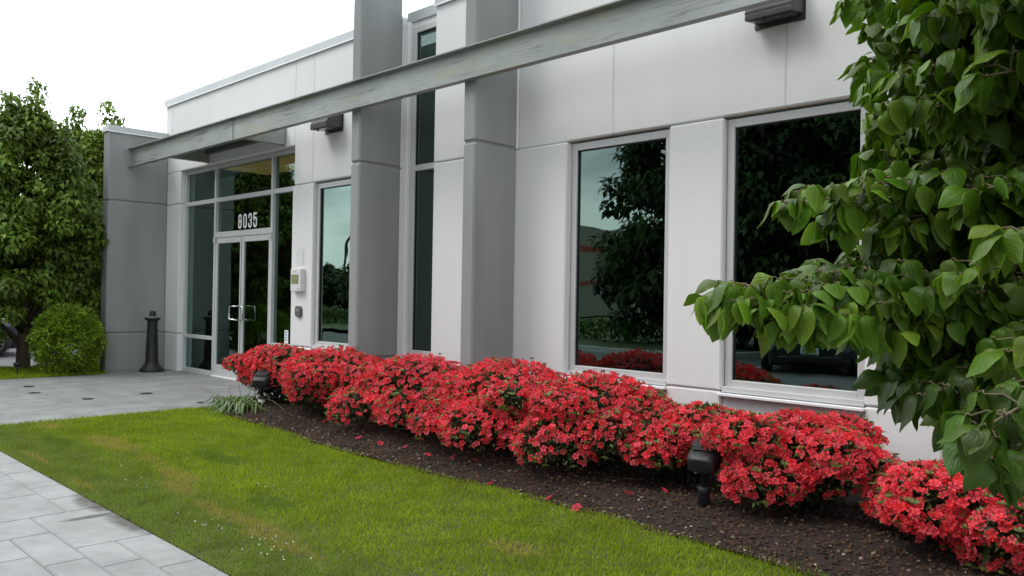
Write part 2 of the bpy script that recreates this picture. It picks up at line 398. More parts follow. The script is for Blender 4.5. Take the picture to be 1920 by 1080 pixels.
setp(ashlar(-14.74, -14.33, 4.98, 6.15, 0.0, .002, .86).build('entrance_pavement', M['pave']), kind='structure')
setp(ashlar(-14.33, -9.55, 1.94, 6.15, 0.0, .002, .86).build('entrance_pavement', M['pave']), kind='structure')
rc = random.Random(3)
for k, (x, y, r_) in enumerate([(-13.09, 3.45, .075), (-12.26, 3.30, .07), (-11.21, 3.63, .075), (-11.32, 4.41, .085), (-10.02, 4.57, .05)]):
    d = MB(); n = 14; d.prism([(x+math.cos(2*math.pi*i/n)*r_*rc.uniform(.8, 1.1), y+math.sin(2*math.pi*i/n)*r_*rc.uniform(.8, 1.1)) for i in range(n)], .001, .006, 'z')
    lab = ['small dark flat disc on entrance paving, farthest left near the grass strip', 'small dark flat disc on entrance paving, second from the left', 'small dark flat disc in the middle of the paving, nearest the lawn',
           'widest dark flat disc on paving, in front of the glass doors', 'smallest dark flat disc on paving beside the strap-leaved plant'][k]
    setp(d.build('ground_cover_plate', M['black']), lab, 'cover plate', 'dark flat discs on the entrance paving')

# lawn soil, left strip soil, mulch bed
lw = MB(); lw.box(-9.55, 6, 1.93, 4.2, -.2, .004); lw.box(-9.55, -8.9, 4.2, 4.35, -.2, .003)
setp(lw.build('lawn_soil', M['soil']), kind='structure')
ls = MB(); ls.box(-16.32, -14.33, 1.93, 12, -.2, -.002); setp(ls.build('strip_soil', M['soil']), kind='structure')
nx, ny = 240, 34; vs = []; fs = []
def bed_edge(x): return 4.12 + .05*math.sin(x*1.3) + .13*max(0, min(1, (-x-4.5)/4)) + (.55*max(0, (-x-8.6)/.95)**1.5 if x < -8.6 else 0)
def bed_h(x, y):
    t = max(0, min(1, (y-bed_edge(x))/.35)); return .0 + .045*t + .03*noise.noise(Vector((x*1.5, y*1.5, 3))) + .018*noise.noise(Vector((x*9, y*9, 0)))*t
for i in range(nx+1):
    x = -9.5 + i*(15.5/nx)
    for j in range(ny+1):
        y = bed_edge(x)-.02 + (6.12-bed_edge(x))*j/ny
        vs.append((x, y, bed_h(x, y)+.012))
for i in range(nx):
    for j in range(ny):
        a = i*(ny+1)+j; fs.append((a, a+ny+1, a+ny+2, a+1))
me = bpy.data.meshes.new('mulch_bed'); me.from_pydata(vs, [], fs); me.polygons.foreach_set('use_smooth', [True]*len(fs))
setp(link('mulch_bed', me, M['mulch']), kind='structure')

# mulch chips
ch = Soup(); n = 15000
x = rng.uniform(-9.4, 0.5, n); y = np.array([bed_edge(a) for a in x]); yy = y-.03 + rng.uniform(0, 1, n)**1.3*1.5
z = np.array([bed_h(a, b) for a, b in zip(x, yy)])+.018
box_v = [(-.5, -.5, -.2), (.5, -.5, -.2), (.5, .5, -.2), (-.5, .5, -.2), (-.4, -.4, .2), (.45, -.4, .25), (.4, .4, .15), (-.45, .4, .2)]
box_f = [(4, 5, 6, 7), (0, 1, 5, 4), (1, 2, 6, 5), (2, 3, 7, 6), (3, 0, 4, 7)]
cols = vary((.062, .032, .016), n, .75, .15)
lite = rng.random(n) < .04; cols[lite] = vary((.22, .17, .11), lite.sum(), .4)
mats = frames(rdir(n)*[1, 1, .25], np.tile([0, 0, 1.], (n, 1))+rng.normal(size=(n, 3))*.3, rng.uniform(.008, .026, n)); mats[:, :, 0] *= rng.uniform(.3, .8, (n, 1))
ch.add(box_v, box_f, mats, np.stack([x, yy, z], 1), cols)
setp(ch.build('bark_mulch', M['chip']), kind='stuff', label='dark brown bark mulch chips scattered over the flower bed', cat='mulch')
st = Soup(); n = 170
x = rng.uniform(-9.2, 0.2, n); y = np.array([bed_edge(a) for a in x]); yy = y + rng.uniform(0, 1, n)**3*.6
z = np.array([bed_h(a, b) for a, b in zip(x, yy)])+.022
mats = frames(rdir(n)*[1, 1, .3], np.tile([0, 0, 1.], (n, 1)), rng.uniform(.006, .015, n))
st.add(box_v, box_f, mats, np.stack([x, yy, z], 1), vary((.34, .32, .28), n, .4, .03))
setp(st.build('gravel_bits', M['chip']), kind='stuff', label='pale little stones lying along the edge of the mulch', cat='pebbles')

# ------------------------------------------------------------ grass
PATCH = [(-7.85, 2.75, .75, .17), (-7.0, 2.72, .5, .10), (-6.2, 2.62, .45, .12), (-5.7, 2.48, .35, .12), (-5.15, 2.42, .28, .11), (-4.78, 2.42, .24, .12), (-4.35, 2.4, .33, .13), (-3.95, 2.35, .25, .1), (-9.1, 2.62, .3, .13), (-3.15, 3.25, .3, .16), (-7.6, 2.05, .5, .04), (-6.3, 2.02, .4, .05)]
DARK = [(-6.6, 3.15, .45, .12), (-4.95, 2.75, .3, .13), (-8.2, 2.4, .35, .12)]
def lawn_cols(x, y):
    n = len(x); p = np.stack([x, y, x*0], 1)
    n1 = pnoise(p, 1.1, 5); n2 = pnoise(p, 5, 9)
    base = np.array([.250, .335, .022])*(1+.22*n1[:, None]+.25*n2[:, None])
    base = base*(1+rng.uniform(-.28, .28, (n, 1)))
    # duller, greyer clover-mixed turf towards the walk
    tw = np.clip((2.75+.15*n1-y)/.5, 0, 1)[:, None]; base = base*(1-tw)+np.array([.190, .255, .045])*(1+.25*n2[:, None])*tw
    g = np.zeros(n)
    for (a, b, c, d) in PATCH: g = np.maximum(g, 1-((x-a)/c)**2-((y-b)/d)**2 + .9*n2+.5*n1-.12)
    g = np.clip(g*1.3, 0, .9)*rng.uniform(.4, 1, n); base = base*(1-g[:, None])+np.array([.42, .32, .10])*g[:, None]
    g = np.zeros(n)
    for (a, b, c, d) in DARK: g = np.maximum(g, 1-((x-a)/c)**2-((y-b)/d)**2)
    g = np.clip(g*1.0, 0, .5); base = base*(1-g[:, None])+np.array([.07, .17, .022])*g[:, None]
    return base
def grass(name, n, x0, x1, y0, fy1, hh, wd, label):
    s = Soup(); x = rng.uniform(x0, x1, n); y1 = fy1(x); y = y0+rng.random(n)*(y1-y0)
    n2 = pnoise(np.stack([x, y, x*0], 1), 3, 2)
    h = rng.uniform(.5, 1.25, n)*hh*(1+.4*n2)*np.where(rng.random(n) < .03, 1.7, 1)
    up_ = np.stack([rng.normal(size=n)*.45, rng.normal(size=n)*.45, np.ones(n)], 1)
    mats = frames(up_, rdir(n), np.ones(n)); mats[:, :, 1] *= h[:, None]; mats[:, :, 0] *= (wd*rng.uniform(.7, 1.3, n))[:, None]; mats[:, :, 2] *= h[:, None]
    tv = [(-.5, 0, 0), (.5, 0, 0), (.4, .6, .12), (-.4, .6, .12), (0, 1, .35)]
    s.add(tv, [(0, 1, 2, 3), (3, 2, 4)], mats, np.stack([x, y, np.full(n, .0)], 1), lawn_cols(x, y))
    return setp(s.build(name, M['blade']), kind='stuff', label=label, cat='grass')
be = lambda x: np.array([bed_edge(a) for a in x])+.03+rng.normal(size=len(x))*.012
grass('lawn_grass', 190000, -9.57, 0.2, 1.92, be, .034, .0042, 'short mown green lawn with straw coloured patches between walk and flower bed')
grass('strip_grass', 26000, -16.3, -14.32, 1.93, lambda x: np.where(x > -15.05, 4.95, 7.), .05, .009, 'narrow mown grass strip beyond the entrance paving')
fl = Soup()
pts = []
for (cx_, cy_, sx, sy, k) in [(-4.15, 2.22, .45, .16, 34), (-4.6, 2.15, .5, .12, 10), (-5.3, 2.93, .22, .04, 16), (-6.2, 2.25, .4, .12, 12)]:
    pts += [(random.gauss(cx_, sx*.6), random.gauss(cy_, sy*.6)) for _ in range(k)]
pts = [p for p in pts if p[1] > 1.97]; n = len(pts)
oct_v = [(0, 0, .3)]+[(math.cos(a*math.pi/3), math.sin(a*math.pi/3), 0) for a in range(6)]
fl.add(oct_v, [(0, i+1, (i+1) % 6+1) for i in range(6)], frames(np.tile([0, 1., 0], (n, 1)), np.tile([0, 0, 1.], (n, 1))+rng.normal(size=(n, 3))*.4, rng.uniform(.0025, .0048, n)),
       np.array([(a, b, rng.uniform(.03, .045)) for a, b in pts]), np.full((n, 3), .8))
setp(fl.build('clover_flowers', M['daisy']), kind='stuff', label='tiny white clover flowers scattered in the lawn near the walk', cat='clover')

# ------------------------------------------------------------ the building
YW = 6.05
B = empty('office_building', (-8, 6.5, 0), 'white and grey stuccoed single-storey office building with dark tinted windows', 'building')
wl = MB()
ch_ = .012
def panel(x0, x1, z0, z1, y=YW, c=ch_, t=.2): wl.box(x0, x1, y, y+t, z0, z1, c)
# upper band
xs = [-14.87, -14.6, -10.39, -9.90, -7.918]
for a, b in zip(xs[:-1], xs[1:]): panel(a, b, 3.50 if b in (-10.39, -14.6) else 2.935, 4.76)
panel(-14.87+.0, -14.21, 2.935, 3.499)
xs = [-5.93, -4.70, -2.995, -1.30, 0.45, 2.2]
panel(-7.28, -5.93, 2.935, 4.79, YW-.02)
for a, b in zip(xs[:-1], xs[1:]): panel(a, b, 2.935, 4.76)
# piers between windows, with a joint at sill height
for a, b in [(-14.87, -14.21), (-10.43, -9.875), (-8.72, -7.918), (-7.28, -5.25), (-4.075, -3.54), (-2.36, -1.83), (-.64, -.12), (1.06, 2.2)]:
    yo = YW-.02 if a == -7.28 else YW
    panel(a, b, .655, 2.925, yo); panel(a, b, -.15, .645, yo+.002)
# spandrels under windows
WIN = [(-9.875, -8.72), (-5.25, -4.075), (-3.54, -2.36), (-1.83, -.64), (-.12, 1.06)]
for a, b in WIN: wl.box(a+.002, b-.002, YW+.035, YW+.2, -.15, .618, .004)
wl.box(-7.798, -7.282, YW+.05, YW+.2, -.15, .64, .004)
wl.box(-7.798, -7.282, YW+.07, YW+.2, 4.56, 4.74)
wl.build('wall', M['white'], B)
bk = MB()   # backing seen only inside the joints
for a, b in [(-14.85, -14.25), (-10.40, -9.90), (-8.70, -7.93), (-7.26, -5.27), (-4.05, -3.56), (-2.34, -1.85), (-.62, -.14)]:
    bk.box(a, b, YW+.03, YW+.19, -.1, 2.94)
bk.box(-14.85, -10.45, YW+.03, YW+.19, 3.53, 4.7); bk.box(-10.4, -7.93, YW+.03, YW+.19, 2.96, 4.7); bk.box(-7.26, 2.1, YW+.03, YW+.19, 2.96, 4.7)
bk.build('joint_backing', M['white'], B)
cp = MB()
cp.box(-14.90, -8.06, YW-.03, YW+.35, 4.72, 4.835, .004)
cp.box(-7.90, -7.285, YW+.045, YW+.38, 4.69, 4.82, .004)
cp.box(-7.283, -6.10, YW-.05, YW+.35, 4.745, 4.86, .004)
cp.box(-5.90, 2.25, YW-.03, YW+.35, 4.72, 4.835, .004)
cp.box(-15.06, -14.73, 5.02, YW-.0, 4.125, 4.225, .004)
cp.build('coping', M['coping'], B)
ct = MB()   # bright drip edge under the coping
ct.box(-14.9, -8.06, YW-.036, YW-.031, 4.705, 4.722); ct.box(-14.728, -14.722, 5.0, YW-.03, 4.11, 4.127); ct.box(-7.283, -6.1, YW-.056, YW-.051, 4.73, 4.747)
ct.build('drip_edge', M['alu_bright'], B)
# grey fin walls and wing wall
def fin(x0, x1, y0, y1, z1, nm):
    f = MB()
    for a, b in [(-.15, .642), (.66, 2.925), (2.945, z1)]:
        f.box(x0, x1, y0, y1, a, b, .018)
    f.box(x0+.02, x1-.02, y0+.02, y1-.002, -.1, z1-.05)
    return f.build(nm, M['grey'], B)
fin(-8.10, -7.92, 5.45, YW-.002, 5.35, 'fin_wall'); fin(-6.115, -5.935, 5.44, YW-.022, 5.35, 'fin_wall'); fin(.35, .53, 5.44, YW-.002, 5.35, 'fin_wall')
fin(-15.03, -14.75, 5.04, YW-.002, 4.125, 'wing_wall')
# beam: steel channel in front of the fins, web facing out between two flanges
bx_ = MB()
BZ0, BZ1 = 3.535, 3.862
bx_.box(-14.75, .9, 5.415, 5.43, BZ0, BZ1); bx_.box(-14.75, .9, 5.345, 5.415, BZ1-.012, BZ1); bx_.box(-14.75, .9, 5.345, 5.415, BZ0, BZ0+.012)
for x_ in (-11.0,): bx_.box(x_, x_+.012, 5.405, 5.4145, BZ0+.014, BZ1-.014)
bx_.build('canopy_beam', M['beam'], B)
for x_ in (-13.10, -10.64):
    bk1 = MB()
    bk1.box(x_, x_+.012, 5.432, 6.02, BZ0, 3.80); bk1.box(x_-.08, x_, 5.432, 6.02, BZ0, BZ0+.012); bk1.box(x_-.08, x_, 5.432, 6.02, 3.788, 3.80)
    bk1.box(x_-.08, x_+.012, 6.02, 6.035, BZ0-.01, 3.82)
    bk1.build('canopy_bracket', M['beam'], B)
M['galv_dark'] = mat('dark_galvanised', (.10, .105, .11), .5, .2, var=.15, vscale=3)
dk = MB(); dk.box(-13.09, -10.65, 5.435, 6.01, 3.802, 3.815)
dk.build('canopy_deck', M['beam'], B)
lg = MB(); lg.box(-13.085, -10.66, 5.97, 6.04, 3.66, 3.80); lg.build('canopy_ledger', M['galv_dark'], B)

# ordinary windows
def window(x0, x1, z0, z1, sill=True, extra=None):
    f = MB(); y0, y1 = YW+.055, YW+.12; t = .072
    f.box(x0+.01, x0+t, y0, y1, z0, z1, .004); f.box(x1-t, x1-.01, y0, y1, z0, z1, .004)
    f.box(x0+t, x1-t, y0, y1, z1-t, z1, .004); f.box(x0+t, x1-t, y0, y1, z0, z0+t+.01, .004)
    if extra:
        for zc in extra: f.box(x0+t, x1-t, y0, y1, zc-.035, zc+.035, .004)
    wo = f.build('window', M['alu'], B)
    zs = [z0+t+.01]+[q for zc in (extra or []) for q in (zc-.035, zc+.035)]+[z1-t]
    for a, b in zip(zs[::2], zs[1::2]):
        p = MB(); p.box(x0+t-.01, x1-t+.01, y0+.035, y0+.041, a-.01, b+.01); p.build('pane', M['glass'], None, False)
        o = C.objects[-1]; o.parent = wo; o.matrix_parent_inverse = wo.matrix_world.inverted()
        gk = None
    g = MB(); e_ = .008
    g.box(x0+t, x0+t+e_, y0+.02, y0+.034, z0+t+.01, z1-t); g.box(x1-t-e_, x1-t, y0+.02, y0+.034, z0+t+.01, z1-t); g.box(x0+t+e_, x1-t-e_, y0+.02, y0+.034, z1-t-e_, z1-t)
    go = g.build('gasket', M['black'], None); go.parent = wo
    if sill:
        s_ = MB(); s_.box(x0+.004, x1-.004, YW+.012, YW+.054, z0-.018, z0+.028, .003); so_ = s_.build('sub_sill', M['alu'], None); so_.parent = wo
        s_ = MB(); s_.box(x0-.01, x1+.01, YW-.045, YW+.03, z0-.046, z0-.024, .003); so_ = s_.build('sill_flashing', M['alu_bright'], None); so_.parent = wo
    return wo
for (a, b) in WIN:
    window(a, b, .66, 2.915)
window(-7.80, -7.28, .66, 4.62, True, [2.92, 3.98])
jb = MB(); jb.box(-7.916, -7.802, YW-.0, YW+.2, -.1, 4.688, .012); jb.build('window_jamb', M['white'], B)

# storefront
sf = MB(); SY0, SY1 = 6.13, 6.23; X0, X1 = -14.21, -10.43; xa, xb = -13.03, -11.16
HZ = 3.49
sf.box(X0, X0+.06, SY0, SY1, 0, HZ, .003); sf.box(X1-.06, X1, SY0, SY1, 0, HZ, .003)
for x_ in (xa, xb): sf.box(x_-.03, x_+.03, SY0, SY1, 0, HZ-.06, .003)
sf.box(X0+.06, X1-.06, SY0, SY1, HZ-.06, HZ, .003)
for a, b in ((X0+.06, xa-.03), (xa+.03, xb-.03), (xb+.03, X1-.06)): sf.box(a, b, SY0+.002, SY1, 2.875, 2.945, .003)
sf.box(xa+.03, xb-.03, SY0+.002, SY1, 2.285, 2.375, .003)
sf.box(X0+.06, xa-.03, SY0+.002, SY1, .59, .65, .003); sf.box(xb+.03, X1-.06, SY0+.002, SY1, .59, .65, .003)
sf.box(X0+.06, xa-.03, SY0+.002, SY1, .0, .07, .003); sf.box(xb+.03, X1-.06, SY0+.002, SY1, .0, .07, .003)
SF = sf.build('storefront_frame', M['alu'], B)
def sub(mb, name, m, par):
    o = mb.build(name, m, None); o.parent = par; o.matrix_parent_inverse = par.matrix_world.inverted(); return o
for a, b, c, d in [(X0+.05, xa-.02, .64, 2.885), (X0+.05, xa-.02, 2.935, HZ-.05), (X0+.05, xa-.02, .06, .60), (xa+.02, xb-.02, 2.365, 2.885), (xa+.02, xb-.02, 2.935, HZ-.05),
                   (xb+.02, X1-.05, .64, 2.885), (xb+.02, X1-.05, 2.935, HZ-.05), (xb+.02, X1-.05, .06, .60)]:
    p = MB(); p.box(a, b, SY0+.05, SY0+.056, c, d); sub(p, 'pane', M['glass'], SF)
th = MB(); th.box(xa, xb, SY0-.02, SY1, -.02, .018, .003); sub(th, 'threshold', M['alu_bright'], SF)
bpz = MB(); bpz.box(X0-.03, X1+.03, SY0-.045, SY1+.02, HZ+.004, HZ+.03); sub(bpz, 'head_flashing', M['alu'], SF)
bpz = MB(); bpz.box(xa-.025, xa+.045, SY0-.012, SY0-.001, 2.2, 2.30); sub(bpz, 'door_pivot', M['inkgrey'], SF); bpz = MB(); bpz.box(xb-.045, xb+.025, SY0-.012, SY0-.001, 2.2, 2.30); sub(bpz, 'door_pivot', M['inkgrey'], SF)
xm = (xa+xb)/2
for s_, a, b in ((1, xa+.033, xm-.006), (-1, xm+.006, xb-.033)):
    d = MB(); y0, y1 = SY0+.012, SY0+.060; t = .058
    d.box(a, a+t, y0, y1, .02, 2.28, .003); d.box(b-t, b, y0, y1, .02, 2.28, .003); d.box(a+t, b-t, y0, y1, 2.19, 2.28, .003); d.box(a+t, b-t, y0, y1, .02, .20, .003)
    D = d.build('door', M['alu'], B)
    p = MB(); p.box(a+t-.01, b-t+.01, y0+.02, y0+.026, .19, 2.20); sub(p, 'pane', M['glass'], D)
    hx = (b-.03) if s_ == 1 else (a+.03)
    k = -1 if s_ == 1 else 1
    h = MB(); P_ = [(hx, y0, 1.175), (hx, y0-.06, 1.175), (hx+k*.02, y0-.085, 1.17), (hx+k*.16, y0-.085, 1.17), (hx+k*.18, y0-.085, 1.15), (hx+k*.18, y0-.085, .98), (hx+k*.16, y0-.085, .96), (hx+k*.02, y0-.085, .96), (hx, y0-.06, .955), (hx, y0, .955)]
    h.tube(P_, .012, 10); sub(h, 'handle', M['steel'], D)
    if s_ == 1:
        q = MB(); q.box(b-.001, b+.011, y0-.008, y0+.01, .05, 2.25); sub(q, 'astragal', M['steel'], D)
# house number 8035
def ribbon(mb, pts, wd, y, closed=False):
    n = len(pts); P2 = [Vector(p) for p in pts]; L_, R_ = [], []
    for i in range(n):
        a = P2[(i-1) % n] if (closed or i > 0) else P2[i]; b = P2[(i+1) % n] if (closed or i < n-1) else P2[i]
        t = (b-a).normalized(); nn = Vector((-t.y, t.x))
        L_.append(P2[i]+nn*wd/2); R_.append(P2[i]-nn*wd/2)
    k = n if closed else n-1
    vs = [(p.x, y, p.y) for p in L_]+[(p.x, y, p.y) for p in R_]
    mb.add(vs, [(i, (i+1) % n, n+(i+1) % n, n+i) for i in range(k)])
def arc(cx, cz, rx, rz, a0, a1, n=10): return [(cx+rx*math.cos(R(a0+(a1-a0)*i/n)), cz+rz*math.sin(R(a0+(a1-a0)*i/n))) for i in range(n+1)]
nb = MB(); DH, DW, TH = .235, .115, .033
yN = SY0+.046; z0n = 2.405
for i, dgt in enumerate('8035'):
    x0 = -12.30+i*.165; xc = x0+DW/2; r_ = (DW-TH)/2; zt = z0n+DH-TH/2; zb = z0n+TH/2; zm = z0n+DH/2
    if dgt == '0': ribbon(nb, arc(xc, zt-r_, r_, r_, 0, 180)+arc(xc, zb+r_, r_, r_, 180, 360), TH, yN, True)
    if dgt == '8':
        ribbon(nb, arc(xc, zt-r_, r_*.95, r_, 0, 180)+arc(xc, zm+.022, r_*.95, .020, 180, 360), TH, yN, True)
        ribbon(nb, arc(xc, zm-.020, r_, .020, 0, 180)+arc(xc, zb+r_, r_, r_, 180, 360), TH, yN-.0006, True)
    if dgt == '3':
        ribbon(nb, [(xc-r_, zt-r_-.022)]+arc(xc, zt-r_, r_, r_, 180, 0)+[(xc+r_, zm+.02), (xc+r_*.6, zm+.003), (xc-.008, zm)], TH, yN)
        ribbon(nb, [(xc-.008, zm-.001), (xc+r_*.6, zm-.004), (xc+r_, zm-.02)]+arc(xc, zb+r_, r_, r_, 0, -180)+[(xc-r_, zb+r_+.022)], TH, yN-.0006)
    if dgt == '5':
        ribbon(nb, [(xc+r_+.012, zt), (xc-r_-.018, zt)], TH, yN); ribbon(nb, [(xc-r_, zt), (xc-r_, zm-.012)], TH, yN-.0006)
        ribbon(nb, arc(xc, zm+.008-.0, r_, .026, 180, 0, 8)+[(xc+r_, zb+r_)]+arc(xc, zb+r_, r_, r_, 0, -180)+[(xc-r_, zb+r_+.024)], TH, yN-.0012)
o = sub(nb, 'house_number', M['signwhite'], SF); o['label'] = 'white number 8035 on the glass over the doors'
stk = MB(); stk.box(-10.80, -10.70, SY0+.045, SY0+.0485, .655, .85); o = sub(stk, 'sticker', M['signwhite'], SF); o['label'] = 'tall white sticker with blue print low on the side glass'
stk = MB()
for k in range(4): stk.box(-10.78, -10.725, SY0+.043, SY0+.0445, .70+k*.037, .715+k*.037)
sub(stk, 'sticker_print', M['inkblue'], SF)
stk = MB(); stk.box(-10.57, -10.50, SY0+.045, SY0+.0485, .655, .73); sub(stk, 'sticker', M['signwhite'], SF)

# the rooms behind the glass
it = MB()
it.box(-14.85, 2.2, 11.9, 12.1, -.1, 4.5); it.box(-14.87, -14.70, YW+.21, 11.9, -.1, 4.5); it.box(2.05, 2.2, YW+.21, 11.9, -.1, 4.5)
it.box(-9.95, -9.83, YW+.25, 11.9, 0.0, 4.0)
it.build('inner_wall', M['interior'], B)
it = MB(); it.box(-14.85, 2.2, YW+.21, 11.9, -.12, -.004); it.build('inner_floor', M['interior_floor'], B)
it = MB(); it.box(-14.69, 2.04, YW+.34, 11.89, 4.42, 4.5); it.build('roof_deck', M['interior'], B)
bb = M['wood_ceiling'].node_tree.nodes['Principled BSDF']; bb.inputs['Emission Color'].default_value = (1, .62, .2, 1); bb.inputs['Emission Strength'].default_value = .7   # ceiling glows itself, standing in for lamplight cast on it
it = MB(); it.box(-14.2, -10.9, 6.75, 7.7, 3.62, 3.66); it.build('glowing_ceiling', M['wood_ceiling'], B)
it = MB(); it.box(-9.8, 2.0, YW+.4, 11.8, 3.2, 3.24); it.build('ceiling', M['interior'], B)

# ------------------------------------------------------------ wall lamps
def wall_lamp(x, z, wd, hh, dp, label):
    t = empty('wall_lamp', (x, YW, z), label, 'wall light', 'dark dome-topped wall lights')
    prof = [(0, .035), (-dp, .012), (-dp, .05)]+[(-dp*math.cos(R(a)), .05+(hh-.05)*math.sin(R(a))) for a in range(10, 91, 10)]+[(0, hh)]
    h = MB(); h.prism([(p[0]-.012, p[1]) for p in prof], -wd/2, wd/2, 'x'); ho = h.build('housing', M['bronze'], t, False, bevel=.008)
    h = MB(); h.box(-wd/2-.012, wd/2+.012, -.012, 0, -.01, hh+.01); h.build('back_plate', M['bronze'], t, False)
    h = MB(); h.prism([(-.03, .026), (-dp+.02, .008), (-dp+.02, .013), (-.03, .031)], -wd/2+.03, wd/2-.03, 'x'); h.build('lens', M['lens'], t, False)
    h = MB(); h.box(-wd/2-.003, wd/2+.003, -dp-.014, -dp-.006, .070, .076); h.build('trim_line', M['black'], t, False)
    h = MB(); h.lathe([(0, -.02), (.012, -.018), (.012, .04), (0, .04)], (-wd*.1, -dp+.01, .0), 10); h.build('latch_screw', M['black'], t, False)
wall_lamp(-3.05, 3.60, .40, .30, .19, 'dark wall light above the large window behind the tree')
wall_lamp(-9.38, 3.56, .40, .25, .24, 'dark wall light tucked under the beam beside the entrance')

# intercom, keypad, notice
t = empty('intercom', (-10.18, YW, 1.42), 'cream wall intercom box with an olive display beside the entrance', 'intercom')
h = MB(); h.box(-.135, .135, -.075, 0, 0, .32, .008); h.build('case', M['paleplastic'], t, False)
h = MB(); h.box(-.105, .075, -.079, -.0755, .11, .235); sc_ = h.build('screen', M['screen'], t, False)
h = MB()
for r_ in range(6):
    for c_ in range(3): h.box(-.095+c_*.055, -.052+c_*.055+random.uniform(-.01, .006), -.0805, -.0793, .122+r_*.018, .131+r_*.018)
h.build('screen_text', M['screen_text'], t, False)
h = MB(); h.box(-.02, -.005, -.0765, -.0752, .265, .285); h.build('camera_eye', M['keypad'], t, False); h = MB(); h.box(.05, .1, -.0765, -.0752, .03, .037); h.build('maker_mark', M['keypad'], t, False)
t = empty('keypad', (-10.18, YW, 1.065), 'small rounded dark keypad on the wall below the intercom', 'keypad')
h = MB(); h.prism([(-.075, .03), (-.05, 0), (.05, 0), (.075, .03), (.075, .12), (.05, .15), (-.05, .15), (-.075, .12)], -.035, 0, 'y'); h.build('case', M['keypad'], t, False, bevel=.006)
h = MB(); h.box(-.04, .035, -.038, -.0352, .075, .12); h.build('display', M['keypad_face'], t, False)
h = MB()
for c_ in range(4): h.box(-.045+c_*.024, -.03+c_*.024, -.038, -.0352, .03, .045)
h.build('buttons', M['keypad_face'], t, False)
t = MB(); t.box(-10.29, -10.05, YW-.002, YW-.0005, 1.78, 2.04)
nt_ = t.build('notice_sheet', mat('clear_label', (.70, .71, .70), .6)); setp(nt_, 'faded transparent notice with faint lettering above the intercom', 'notice')
h = MB()
for k in range(9): h.box(-10.14, -10.14+random.uniform(.04, .07), YW-.004, YW-.0025, 1.80+k*.019, 1.806+k*.019)
for k in range(5):
    x_ = random.uniform(-10.28, -10.2); h.box(x_, x_+random.uniform(.01, .05), YW-.004, YW-.0025, 1.80+k*.045, 1.806+k*.045)
h.tube([(-10.15, YW-.004, 1.985), (-10.11, YW-.004, 2.01), (-10.07, YW-.004, 1.985)], .003, 5)
o = h.build('lettering', M['inkgrey']); o.parent = nt_

# ------------------------------------------------------------ ash receptacle, flood lights, path light
t = empty('ash_receptacle', (-14.33, 5.66, 0), 'black plastic column-shaped ash receptacle on the paving by the grey wing wall', 'ash bin')
h = MB(); h.lathe([(0, 0), (.20, 0), (.205, .02), (.20, .045), (.175, .05), (.165, .075), (.135, .11), (.112, .14)], n=28); h.build('base', M['black'], t, False)
h = MB(); h.lathe([(.112, .14), (.105, .2), (.083, .84), (.09, .87)], n=28); h.build('column', M['black'], t, False)
h = MB(); h.lathe([(.09, .87), (.125, .90), (.133, .915), (.125, .93), (.06, .935), (0, .935)], n=28); h.build('cap', M['black'], t, False)
h = MB(); h.lathe([(.062, .935), (.062, .945)], n=20); h.build('cap_ring', M['alu_bright'], t, False)
h = MB(); h.lathe([(.055, .95), (.052, 1.02), (.035, 1.045), (0, 1.05)], n=20); h.lathe([(.03, .93), (.03, .955)], n=12); h.build('hood', M['black'], t, False)

def flood(loc, rz, label, band=False):
    t = empty('flood_light', loc, label, 'garden light', 'black garden flood lights on posts', rz)
    h = MB(); h.lathe([(.0, -.05), (.041, -.05), (.038, .12), (.041, .125), (.041, .155), (.036, .16), (0, .162)], n=20); po = h.build('post', M['black'], t, False)
    if band: h = MB(); h.lathe([(.0405, .085), (.0415, .087), (.0415, .118), (.0405, .12)], n=20); h.build('label_band', M['signwhite'], t, False)
    h = MB(); h.lathe([(0, .16), (.018, .16), (.018, .25), (.024, .255), (.024, .27), (0, .27)], n=14); h.build('neck', M['black'], t, False)
    # head: deep rounded housing tipped towards the wall, with a flat hood
    bm = bmesh.new()
    secs = [(-.10, .066, .044), (-.085, .088, .058), (-.04, .098, .070), (.03, .099, .072), (.05, .102, .074), (.085, .102, .074)]
    rings = []
    for (yy_, a, b) in secs:
        ring = []
        for k in range(20):
            an = 2*math.pi*k/20; c_, s__ = math.cos(an), math.sin(an); e_ = .42
            ring.append(bm.verts.new((a*abs(c_)**e_*(1 if c_ >= 0 else -1), yy_, .335+b*abs(s__)**e_*(1 if s__ >= 0 else -1))))
        rings.append(ring)
    for r1, r2 in zip(rings[:-1], rings[1:]):
        for k in range(20): bm.faces.new((r1[k], r1[(k+1) % 20], r2[(k+1) % 20], r2[k]))
    bm.faces.new(rings[0]); bm.faces.new(rings[-1][::-1])
    for v in bm.verts: v.co = Matrix.Rotation(R(18), 3, 'X') @ (v.co-Vector((0, 0, .335))) + Vector((0, 0, .335))
    bmesh.ops.recalc_face_normals(bm, faces=bm.faces)
    me = bpy.data.meshes.new('housing'); bm.to_mesh(me); bm.free()
    for p in me.polygons: p.use_smooth = True
    ho = link('housing', me, M['black'], t)
    b_ = ho.modifiers.new('bevel', 'BEVEL'); b_.width = .004; b_.segments = 2; b_.limit_method = 'ANGLE'; b_.angle_limit = R(35)
    h = MB(); h.box(-.085, .085, .0, .12, .0, .012, .003); h.box(-.07, .07, -.04, .0, .0, .008, .002)
    o = h.build('hood', M['black'], t, False); o.location = (0, -.01, .412); o.rotation_euler = (R(18), 0, 0)
    h = MB(); h.box(-.106, .106, -.003, .003, -.077, .077, .002); o = h.build('lens_rim', M['bronze'], t, False); o.location = (0, .085*math.cos(R(18)), .335+.085*math.sin(R(18))); o.rotation_euler = (R(18), 0, 0)
    h = MB(); h.tube([(-.03, -.10, .26), (0, -.02, .265), (.0, .0, .26)], .006, 6); h.build('cable', M['black'], t, False)
    return t
